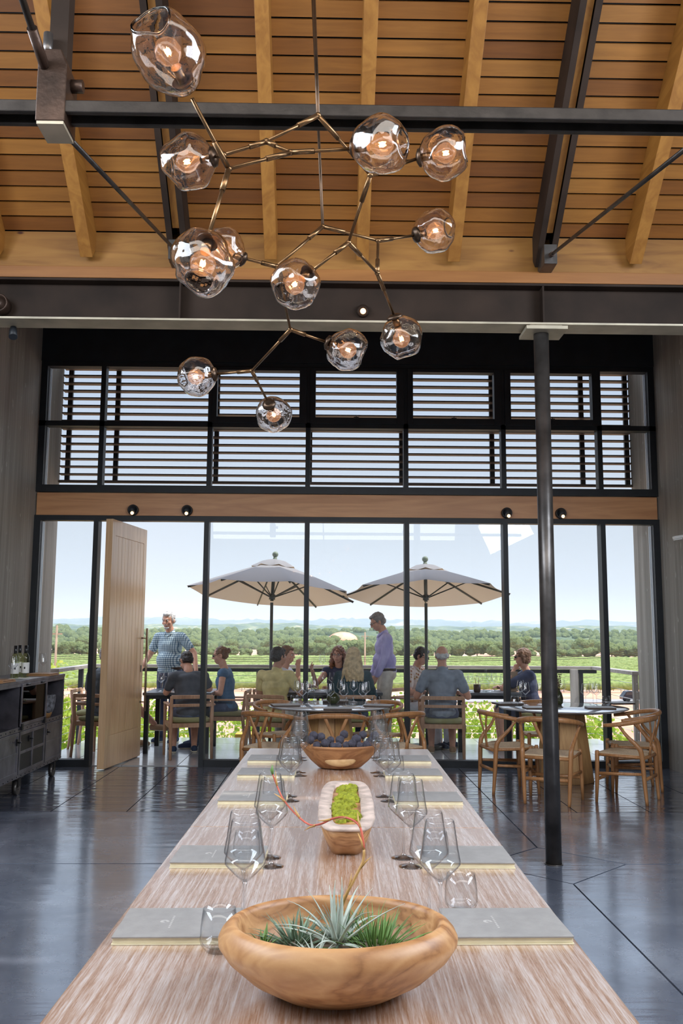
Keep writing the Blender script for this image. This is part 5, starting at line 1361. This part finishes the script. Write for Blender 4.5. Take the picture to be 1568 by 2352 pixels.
for i, (x, y, s_) in enumerate(tdefs):
    row = 'front' if i < T_ - 26 else 'rear'
    idx = i if row == 'front' else i - (T_ - 26)
    lb = 'Round-crowned green tree in the %s line beyond the vineyard, number %d from the left' % (row, idx + 1)
    if i < 4: o = protos[i]; o.location = (x, y, gz(0, y) - .3); o.scale = (s_, s_, s_ * .95); o['label'] = lb
    else: dup(protos[i % 4], (x, y, gz(0, y) - .3), r_.uniform(0, 6), lb, scale=(s_, s_, s_ * .95))
# bushy tree left, close to the building
t_ = thing('leafy_tree', 'Bright yellow-green leafy tree close behind the left side of the deck', 'tree', (-11.2, 34, gz(0, 34)), 0)
b = MB(); r_ = random.Random(33)
for _ in range(150):
    a = r_.uniform(0, 2 * PI); rr = 2.3 * math.sqrt(r_.random()); hz = 6.2 * (1 - (rr / 3.4) ** 2)
    leaves(b, r_, (rr * math.cos(a), rr * math.sin(a), hz * r_.uniform(.5, .95)), (.22, .22, .2), 40, .085)
b.build('foliage', M['vine_leaf'], t_)
b = MB(); b.tube([(0, 0, 0), (.1, 0, 3.5)], [.16, .07], 8); b.build('trunk', M['bark'], t_)
# --- hills
def NB(x, s, o): return noise.noise(V((x / s, o, 0)))
def hill(name, y, x0, x1, base, prof, depth, mat, seed, nx=120, ny=14, rough=1.0):
    b = MB(); rows = []
    for j in range(ny + 1):
        v_ = j / ny; row = []
        for i in range(nx + 1):
            x = x0 + (x1 - x0) * i / nx; h = prof(x) * math.sin(PI / 2 * min(1, v_ * 1.15)) ** 1.2
            h += rough * (noise.noise(V((x / 40, v_ * 4, seed))) + .5 * noise.noise(V((x / 14, v_ * 9, seed + 3)))) * (v_ > 0)
            row.append(b.bm.verts.new((x, y + depth * v_, base + max(h, 0))))
        rows.append(row)
    for a_, c_ in zip(rows, rows[1:]):
        for i in range(nx): b.bm.faces.new((a_[i], a_[i + 1], c_[i + 1], c_[i])).smooth = True
    return tag(b.build(name, M[mat]), kind=ST)
def NB(x, s, o): return noise.noise(V((x / s, o, 0)))
hill('wooded_hills', 620, -420, 470, -10, lambda x: 12.5 + 3.6 * NB(x, 90, 1) + 2.2 * NB(x, 30, 2), 300, 'wooded_hill', 5, 420, 30, 2.2)
hill('valley_hills', 1500, -900, 1000, -10, lambda x: 27 + 9 * NB(x, 220, 8) + 4 * NB(x, 70, 4), 500, 'wooded_hill', 9, 300, 16, 4)
hill('mountains', 3600, -2600, 2800, -20, lambda x: 92 + 26 * NB(x, 620, 3) + 11 * NB(x, 200, 5), 1500, 'far_hill', 2, 260, 18, 14)
# woods on the nearer hills
r_ = random.Random(77); b = MB()
for i in range(3600):
    y = r_.uniform(600, 820); x = r_.uniform(-.46, .52) * y
    if noise.noise(V((x / 55, y / 70, 3))) > .22: continue
    v_ = (y - 620) / 300; zz = -10 + max(0, (12.5 + 3.6 * NB(x, 90, 1) + 2.2 * NB(x, 30, 2)) * math.sin(PI / 2 * min(1, max(0, v_) * 1.15)) ** 1.2)
    k = r_.uniform(1.7, 3.7); b.sphere((x, y, zz + k * .5), (k * r_.uniform(.8, 1.2), k, k * r_.uniform(.75, 1.3)), 6, 4)
for v in b.bm.verts: v.co += V((r_.uniform(-.5, .5), r_.uniform(-.5, .5), r_.uniform(-.5, .6)))
o = b.build('distant_woods', M['tree_leaf']); tag(o, 'Hazy blue-green woods covering the low hills behind the vineyard trees', 'woods', kind='stuff')
# bare hillocks
b = MB(); b.sphere((0, 0, 0), (9, 9, 5.0), 30, 14); o = b.build('dry_hill', M['soil'], loc=(11, 560, -2.5)); tag(o, kind=ST)
# --- utility poles and lines
pl_ = []
for (px, y_top, Y, lb) in ((838, 1452, 150, 'Tall wooden utility pole rising just left of the man in the violet shirt'), (131, 1436, 70, 'Wooden utility pole beside the left concrete fin')):
    top = atY(px, y_top, Y); z0 = gz(0, Y)
    t_ = thing('utility_pole', lb, 'pole', (top.x, Y, z0), 0, 'utility poles in the valley')
    k_ = Y / 150; b = MB(); b.cyl((0, 0, 0), (0, 0, top.z - z0), .17 * k_ ** .5, .12 * k_ ** .5, n=10); b.build('pole', M['pole_wood'], t_)
    b = MB(); b.box((-.6 * k_ ** .5, -.05, top.z - z0 - .7), (.6 * k_ ** .5, .05, top.z - z0 - .6)); b.build('crossarm', M['pole_wood'], t_); pl_.append(top)
for k in range(3):
    b = MB(); zz = (1503 + k * 4.5); p = bez([atY(60, zz, 130), atY(700, zz + 8, 130), atY(1300, zz + 2, 130), atY(1500, zz - 16, 130)], 8); b.tube([q - p[0] for q in p], .035, 5)
    o = b.build('power_line', M['frame_black' if False else 'tie_steel'], loc=p[0]); tag(o, 'Thin power line crossing the vineyard view, %s of three' % ('top', 'middle', 'lowest')[k], 'power line', 'power lines above the vineyard')
# --- parked car
q = atZ(1474, 1597, -9.3); q = V((q.x, 152, -9.3)); q.x = atY(1456, 1585, 152).x
cr_ = thing('parked_car', 'Dark estate car on the road at right beside the concrete fin', 'car', q, 0)
prof = [(-2.2, .35), (-2.2, .85), (-2.05, 1.0), (-1.6, 1.62), (-1.2, 1.72), (.4, 1.70), (1.0, 1.15), (2.0, 1.0), (2.25, .75), (2.25, .35)]
b = MB(); b.poly([(x, -.9, z) for x, z in prof], (0, 1.8, 0)); b.build('body', M['car_paint'], cr_, bevel=.06)
b = MB(); b.poly([(-1.75, -.91, 1.08), (-1.5, -.91, 1.55), (.35, -.91, 1.58), (.82, -.91, 1.12)], (0, 1.82, 0)); b.build('windows', M['car_glass'], cr_)
for x in (-1.35, 1.4):
    for y_ in (-.92, .72):
        b = MB(); b.cyl((x, y_, .34), (x, y_ + .2, .34), .34, n=20); b.build('wheel', M['tyre'], cr_)
b = MB(); b.box((-.25, -.2, 0), (.25, .2, .45)); o = b.build('yellow_crate', M['yellow_bin'], loc=(-1.05, 13.9, -.42)); tag(o, 'Small yellow crate below the deck edge behind the glass', 'crate')

# --- summer haze lying over the valley (thin, real volume)
m, t, out = newmat('haze'); vs_ = node(t, 'ShaderNodeVolumeScatter', Density=.00024, Anisotropy=.0); vs_.inputs[0].default_value = (.62, .80, 1, 1); t.links.new(vs_.outputs[0], out.inputs['Volume'])
b = MB(); b.box((-4200, 205, -60), (4200, 5600, 108)); o = b.build('valley_haze', M['haze']); tag(o, 'Pale blue summer haze over the distant wooded hills', 'haze', kind='stuff')

# ================================================================== people
SK = 'skin'
def hand(mb, w_, d, n, s=1.0, curl=.5, left=False, grip=0):
    "five separate fingers on a palm; w_ wrist, d direction of hand, n palm normal"
    d = V(d).normalized(); n = V(n); n = (n - d * n.dot(d)).normalized(); side = d.cross(n) * (1 if left else -1)
    w_ = V(w_); k = s
    for j in (-1.5, -.5, .5, 1.5): mb.cap(w_ + side * (.011 * j * k), .015 * k, w_ + d * .082 * k + side * (.021 * j * k), .0115 * k, 8)
    for j, L in zip((-1.5, -.5, .5, 1.5), (.062, .074, .070, .055)):
        p = w_ + d * .085 * k + side * (.0215 * j * k); dd = d.copy(); a = curl
        for q, f in enumerate((.45, .32, .26)):
            dd = (dd * math.cos(a) + n * math.sin(a)).normalized(); p2 = p + dd * L * f * k; mb.cap(p, .0095 * k - q * .0008, p2, .0088 * k - q * .0008, 7); p = p2
    tp_ = w_ + d * .028 * k - side * .022 * k; t1 = tp_ + (d * .6 - side * .75 + n * .25).normalized() * .036 * k; t2 = t1 + (d * .85 - side * .2 + n * .45).normalized() * .030 * k
    mb.cap(tp_, .014 * k, t1, .0115 * k, 8); mb.cap(t1, .0112 * k, t2, .0092 * k, 8)

def person(label, loc, rz, pose='sit', lean=0.0, head=(0, 0, 0), arms=None, legs=None, top='tee_slate', sleeve='short', bottom='jeans', blen='long', shoes='shoe_navy',
           hair='short', hcol='hair_dark', glasses=None, belly=0.0, skin='skin', female=False, beard=None, height=1.0, hsplit=None, collar=False, group=None, cap_=None):
    P_ = thing('person', label, 'person', loc, rz); P_.scale = (height,) * 3
    Z = .97 if pose == 'stand' else .53           # pelvis centre height
    pel = V((0, 0, Z)); rl_ = Matrix.Rotation(-lean, 3, 'X')
    def T(x, y, z): return pel + rl_ @ V((x, y, z))
    sw = .165 if female else .190
    neck0, neck1 = T(0, -.01, .50), T(0, .015, .575)
    hc = T(0, .03, .69); pitch, yaw, tilt = head
    hr = (Matrix.Rotation(-lean, 3, 'X') @ Matrix.Rotation(yaw, 3, 'Z') @ Matrix.Rotation(-pitch, 3, 'X') @ Matrix.Rotation(tilt, 3, 'Y'))
    hp = neck1 + (neck0 - neck1) * .2
    def H(x, y, z):                                   # head-local point, origin at head centre
        return hp + hr @ (V((x, y, z)) + V((0, .015, .118)))
    sh = {s: T(s * sw, -.01, .44) for s in (-1, 1)}
    hips = {s: T(s * .092, 0, -.03) if pose == 'stand' else pel + V((s * .095, .02, -.03)) for s in (-1, 1)}
    if arms is None:
        arms = {s: ((s * .27, .02, .17), (s * .28, .10, -.07)) if pose == 'stand' else ((s * .26, .06, .19), (s * .20, .30, .20)) for s in (-1, 1)}
        arms = {s: tuple(pel + V(q) for q in a) for s, a in arms.items()}
    else: arms = {s: tuple(V(q) for q in a) for s, a in arms.items()}
    if legs is None:
        legs = {s: ((s * .10, .03, .51), (s * .11, -.01, .09)) if pose == 'stand' else ((s * .13, .44, .50), (s * .13, .42, .09)) for s in (-1, 1)}
    legs = {s: tuple(V(q) for q in a) for s, a in legs.items()}
    # ---- body: one continuous surface
    b = MB()
    b.sphere(pel + V((0, 0, -.01)), (.165, .125, .12), 16, 10)
    b.sphere(T(0, .005, .13), (.145 + belly * .3, .105 + belly, .15), 16, 10); b.sphere(T(0, .0, .30), (.155 if female else .168, .112, .17), 16, 10, rl_); b.sphere(T(0, -.015, .40), (sw * .92, .095, .085), 16, 10, rl_)
    b.cap(sh[-1], .062, sh[1], .062); b.cap(neck0, .062 if not female else .052, neck1, .056 if not female else .046)
    for s in (-1, 1):
        e_, w_ = arms[s]; k = .85 if female else 1
        b.cap(sh[s], .056 * k, e_, .043 * k); b.cap(e_, .043 * k, w_, .029 * k)
        d = (w_ - e_).normalized(); n_ = V((-s * .6, 0, -.8)) if abs(d.z) < .8 else V((-s, .2, 0))
        hand(b, w_, d, n_, .95 if not female else .88, .35, s < 0)
        kn, an = legs[s]
        b.cap(hips[s], .088, kn, .058); b.cap(kn, .056, kn.lerp(an, .35), .056); b.cap(kn.lerp(an, .35), .056, an, .036)
        fd = V((s * .12, 1, 0)).normalized(); fd = fd if pose == 'stand' or True else fd
        b.cap(an + V((0, -.02, -.045)), .034, an + fd * .13 + V((0, 0, -.055)), .028); b.cap(an, .036, an + V((0, .0, -.04)), .036)
    # head
    b.sphere(H(0, -.012, .025), (.074, .092, .092), 20, 14, hr); b.sphere(H(0, .018, -.035), (.060, .070, .078), 18, 12, hr); b.sphere(H(0, .048, -.082), (.030, .028, .026), 12, 8, hr)
    b.cap(H(0, -.005, -.05), .05, hp + V((0, 0, -.0)), .055)
    b.cap(H(0, .086, .018), .008, H(0, .104, -.022), .0125); b.cap(H(-.012, .090, -.026), .008, H(.012, .090, -.026), .008)
    b.cap(H(-.030, .078, .030), .010, H(.030, .078, .030), .010); b.cap(H(-.02, .078, -.055), .0085, H(.02, .078, -.055), .0085); b.cap(H(-.016, .079, -.066), .0075, H(.016, .079, -.066), .0075)
    for s in (-1, 1):
        b.sphere(H(s * .076, -.012, -.006), (.009, .020, .032), 10, 8, hr @ Matrix.Rotation(s * .3, 3, 'Z')); b.sphere(H(s * .042, .050, -.025), (.026, .026, .026), 10, 8, hr)
    body = b.melt('body', M[skin], .0062, P_, 0, 2)
    # ---- eyes, brows, mouth
    for s in (-1, 1):
        b = MB(); b.sphere(H(s * .030, .0765, .010), (.0135, .011, .0075), 12, 8, hr); q = b.build('eye', M['eye'], P_)
        b = MB(); b.sphere(H(s * .030, .0865, .010), (.0058, .004, .0058), 10, 6, hr); b.build('pupil', M['black_plastic'], q)
        b = MB(); b.cap(H(s * .016, .091, .032), .0038, H(s * .044, .080, .034), .003, 6); b.build('eyebrow', M[hcol], P_)
    b = MB(); b.cap(H(-.020, .086, -.059), .0042, H(.020, .086, -.059), .0042, 8); b.build('lips', M['lip'], P_)
    # ---- clothing
    g_ = .013
    b = MB()
    bt = -.06 if pose == 'sit' else -.03
    b.sphere(T(0, .0, .0), (.170, .135 + belly * .5, .11 if pose == 'sit' else .09), 18, 10); b.sphere(T(0, .008, .13), (.158 + belly * .35, .120 + belly, .17), 18, 12, rl_); b.sphere(T(0, .0, .30), ((.165 if female else .182), .126, .18), 18, 12, rl_); b.sphere(T(0, -.015, .405), (sw * .98, .108, .09), 18, 10, rl_)
    b.cap(sh[-1], .073, sh[1], .073)
    if collar: b.cap(neck0 + V((0, 0, -.03)), .072, neck0.lerp(neck1, .12), .066)
    if sleeve != 'none':
        for s in (-1, 1):
            e_, w_ = arms[s]
            if sleeve == 'short': b.cap(sh[s], .070, sh[s].lerp(e_, .62), .064)
            else: b.cap(sh[s], .070, e_, .058); b.cap(e_, .058, e_.lerp(w_, .93), .046)
    shirt = b.melt('shirt', M[top], .010, P_, .010, 2, 13)
    if collar:
        b = MB()
        for s in (-1, 1): b.tube([neck1 + V((s * .055, -.02, -.035)), neck0 + rl_ @ V((s * .052, .055, -.0)), neck0 + rl_ @ V((s * .018, .098, -.045))], [.016, .018, .008], 6, True, .5)
        b.build('collar', M[top], P_)
    b = MB()
    b.sphere(pel + V((0, .0, -.03)), (.178, .138 + belly * .2, .125 if pose == 'stand' else .10), 18, 12)
    for s in (-1, 1):
        kn, an = legs[s]
        b.cap(hips[s], .101, kn if blen == 'long' else hips[s].lerp(kn, .92), .073 if blen == 'long' else .084)
        if blen == 'long': b.cap(kn, .073, an + V((0, 0, .0)), .055)
    if bottom: b.melt('trousers' if blen == 'long' else 'shorts', M[bottom], .011, P_, .008, 2, 11)
    if pose == 'stand': 
        b = MB(); b.lathe([(.176, 0), (.182, .008), (.182, .030), (.176, .036)], 30, c=(0, .0, Z + .005), sx=1, sy=.80); 
        b.build('belt', M['belt'], P_)
    for s in (-1, 1):
        kn, an = legs[s]; fd = V((s * .12, 1, 0)).normalized()
        b = MB(); b.cap(an + V((0, -.025, -.045)), .043, an + fd * .10 + V((0, 0, -.052)), .043, 14); b.cap(an + fd * .10 + V((0, 0, -.052)), .043, an + fd * .165 + V((0, 0, -.060)), .032, 14); sh_ = b.melt('shoe', M[shoes], .007, P_, 0, 2)
        b = MB(); b.tube([an + V((0, -.055, -.080)), an + fd * .09 + V((0, 0, -.082)), an + fd * .19 + V((0, 0, -.082))], [.034, .044, .026], 14, True, .22); b.build('sole', M['sole'], sh_)
    # ---- hair
    b = MB()
    def hs(x, y, z, r, rr=None): b.sphere(H(x, y, z), r, 14, 10, hr)
    if hair in ('short', 'receding', 'crew'):
        k = .006 if hair == 'crew' else .012
        hs(0, -.028, .038, (.074 + k, .084 + k, .082 + k)); hs(0, -.050, -.012, (.070 + k, .058 + k, .058))
        if hair == 'short': hs(0, .038, .090, (.056, .042, .026)); 
        for s in (-1, 1): b.cap(H(s * .074, .010, .03), .012, H(s * .076, .012, -.005), .009)
    if hair == 'bald':
        hs(0, -.048, .0, (.079, .060, .052)); 
        for s in (-1, 1): b.cap(H(s * .070, -.01, .02), .015, H(s * .073, -.03, .0), .014)
    if hair in ('long', 'curly'):
        hs(0, -.022, .040, (.092, .100, .088)); r_ = random.Random(3)
        L = .32 if hair == 'long' else .27
        for k in range(22):
            a = PI + PI * (k / 21) * 1.0 + (0 if hair == 'long' else 0); a = -PI * .12 - (PI * .76) * k / 21 if hair == 'long' else -PI * (-.08) - PI * 1.16 * k / 21
            x, y = math.cos(a) * .082, math.sin(a) * .082 - .018
            st = H(x, y, .02); w0 = r_.uniform(-.012, .012)
            pts = [st]; 
            for q in range(1, 7): pts.append(st + V((w0 * q * .6 + (.014 * math.sin(q * 2.2 + k) if hair == 'curly' else 0), (-.010 * q if y < 0 else .0) , -L / 6 * q)) + V((x * .10 * q, 0, 0)))
            b.tube(pts, [.024, .026, .026, .024, .022, .018, .006], 8)
    if hair == 'bob':
        hs(0, -.025, .035, (.094, .102, .090)); hs(0, -.040, -.030, (.090, .075, .075))
        for s in (-1, 1): b.cap(H(s * .080, .005, .03), .026, H(s * .083, .005, -.055), .024)
    if hair == 'bun':
        hs(0, -.022, .038, (.084, .094, .084)); hs(0, -.115, .050, (.040, .036, .038)); hs(0, -.05, -.01, (.076, .06, .05))
    hb = b.melt('hair', M[hcol], .006, P_, .008 if hair not in ('curly',) else .016, 1, 40 if hair != 'long' else 24)
    if beard:
        b = MB(); b.cap(H(-.024, .088, -.047), .006, H(.024, .088, -.047), .006); b.cap(H(-.022, .070, -.088), .016, H(.022, .070, -.088), .016); b.cap(H(0, .085, -.085), .014, H(0, .075, -.10), .016)
        b.melt('beard', M[beard], .005, P_, .004, 1, 60)
    if glasses:
        gl_ = thing('x', None, None); bpy.data.objects.remove(gl_)
        b = MB()
        for s in (-1, 1):
            b.tube([H(s * .010, .101, .016), H(s * .030, .099, .022), H(s * .052, .090, .016), H(s * .050, .091, .000), H(s * .030, .099, -.006), H(s * .012, .101, .000), H(s * .010, .101, .016)], .0022, 6)
            b.tube([H(s * .052, .090, .014), H(s * .078, .04, .014), H(s * .082, -.02, .006)], .0022, 6)
        b.tube([H(-.010, .101, .012), H(.010, .101, .012)], .002, 6); f_ = b.build('glasses', M['black_plastic'], P_)
        if glasses == 'dark':
            for s in (-1, 1):
                b = MB(); b.sphere(H(s * .031, .094, .008), (.022, .006, .015), 14, 8, hr @ Matrix.Rotation(-s * .25, 3, 'Z')); b.build('lens', M['black_plastic'], f_)
    return P_, H, T

def seat(i): (x, y), f, _ = seats[i]; return (x, y, 0), face(*f)
# seated guests
l_, r_z = seat(0); person('Grey-haired person in charcoal tee seated left of the open door, seen from behind', l_, r_z, top='tee_charcoal', hair='short', hcol='hair_grey', belly=.02, lean=.06, head=(.0, -.35, 0), bottom='shorts_dark', blen='short')
l_, r_z = seat(1); person('Dark-haired person mostly hidden behind the open door, one leg crossed', (l_[0] + .05, l_[1], 0), r_z, top='tee_charcoal', hair='short', hcol='hair_dark', lean=.1, head=(.05, -.1, 0), bottom='shorts_dark', blen='short',
       legs={-1: ((-.12, .45, .50), (-.10, .46, .09)), 1: ((.08, .46, .56), (-.02, .72, .30))}, shoes='shoe_tan')
l_, r_z = seat(2); person('Person in slate tee bending over paper at the doorway table, seen from behind', l_, r_z, top='tee_slate', hair='crew', hcol='hair_dark', lean=.32, head=(.40, .25, 0), bottom='shorts_dark', blen='short', belly=.03,
       arms={-1: ((-.26, .22, .76), (-.18, .42, .80)), 1: ((.27, .18, .80), (.10, .40, .79))}, glasses='clear', shoes='shoe_navy', skin='skin')
l_, r_z = seat(3); person('Brown-haired person in denim vest seated in profile behind the glass', l_, r_z, top='denim', hair='bun', hcol='hair_brown', female=True, lean=.12, head=(.05, .1, 0), sleeve='none', bottom='jeans', glasses='dark')
l_, r_z = seat(4); person('Dark-haired person in yellow polo seated with back to the glass', l_, r_z, top='polo_yellow', hair='short', hcol='hair_dark', lean=.10, head=(.05, -.45, 0), bottom='khaki', skin='skin_tan', collar=True, belly=.02,
       arms={-1: ((-.26, .10, .74), (-.16, .34, .79)), 1: ((.29, .14, .76), (.22, .38, .80))})
l_, r_z = seat(5); person('Person in white tee with a hand raised to the mouth', (l_[0] + .05, l_[1], 0), r_z, top='tee_white', hair='short', hcol='hair_brown', lean=.06, head=(.05, -.15, 0), bottom='chino',
       arms={-1: ((-.25, .16, .78), (-.12, .38, .79)), 1: ((.24, .28, .80), (.07, .24, 1.06))})
l_, r_z = seat(6); person('Person with long curly auburn hair facing the camera and holding up a glass', l_, r_z, top='top_navy', hair='curly', hcol='hair_auburn', female=True, lean=.04, head=(.05, -.2, 0), sleeve='none', bottom='jeans',
       arms={-1: ((-.24, .12, .78), (-.12, .36, .80)), 1: ((.30, .16, .80), (.34, .30, 1.00))}, glasses='clear')
l_, r_z = seat(7); person('Person with long straight blonde hair and teal top, seen from behind', l_, r_z, top='top_teal', hair='long', hcol='hair_blonde', female=True, lean=.02, head=(.0, .15, 0), bottom='jeans', sleeve='long')
l_, r_z = seat(8); person('Dark-haired person in sunglasses and floral shirt looking down', l_, r_z, top='shirt_floral', hair='short', hcol='hair_dark', lean=.05, head=(.35, .15, 0), bottom='tee_white', skin='skin', glasses='dark', collar=True, belly=.02)
l_, r_z = seat(9); person('White-haired person in blue-grey shirt seated with back to the glass', l_, r_z, top='shirt_blue', hair='bald', hcol='hair_white', lean=.02, head=(.05, .05, 0), bottom='shorts_dark', blen='short', belly=.04, shoes='shoe_tan', skin='skin', collar=True, height=1.02,
       arms={-1: ((-.31, .06, .72), (-.26, .32, .74)), 1: ((.31, .06, .72), (.24, .32, .74))})
l_, r_z = seat(10); person('Person with bobbed hair and navy top resting chin on hand, in profile', l_, r_z, top='top_navy', hair='bob', hcol='hair_brown', female=True, lean=.16, head=(-.08, .05, 0), sleeve='short', bottom='shorts_dark', blen='short', glasses='dark', shoes='shoe_tan',
       arms={-1: ((-.20, .42, .79), (-.04, .24, 1.03)), 1: ((.20, .36, .78), (.02, .46, .80))})
# standing hosts
q = atY(385, 1705, 12.95)
person('Grey-haired bearded person in plaid shirt standing behind the doorway table', (q.x, 12.95, 0), face(-.42, -.9), 'stand', head=(.15, .1, 0), top='shirt_plaid', hair='short', hcol='hair_white', beard='hair_white', bottom='jeans', belly=.055, collar=True, height=1.015, lean=.05,
       arms={-1: ((-.37, -.02, 1.20), (-.50, .12, .98)), 1: ((.32, .02, 1.18), (.33, .22, .98))}, skin='skin')
q = atY(885, 1705, 12.75)
person('Grey-haired person in violet shirt and pale trousers standing in profile facing left', (q.x, 12.75, 0), face(-1, -.12), 'stand', head=(.42, .05, 0), top='shirt_violet', sleeve='long', hair='short', hcol='hair_salt', bottom='khaki', belly=.04, collar=True, height=1.02, lean=.06, glasses='clear',
       arms={-1: ((-.24, .05, 1.16), (-.22, .16, .92)), 1: ((.24, .03, 1.16), (.22, .14, .92))}, shoes='shoe_tan')
# glass held up by the curly-haired guest
o = dup(tg, (-.03, 12.62, .98), 0, 'Wine glass held up by the person with curly auburn hair')
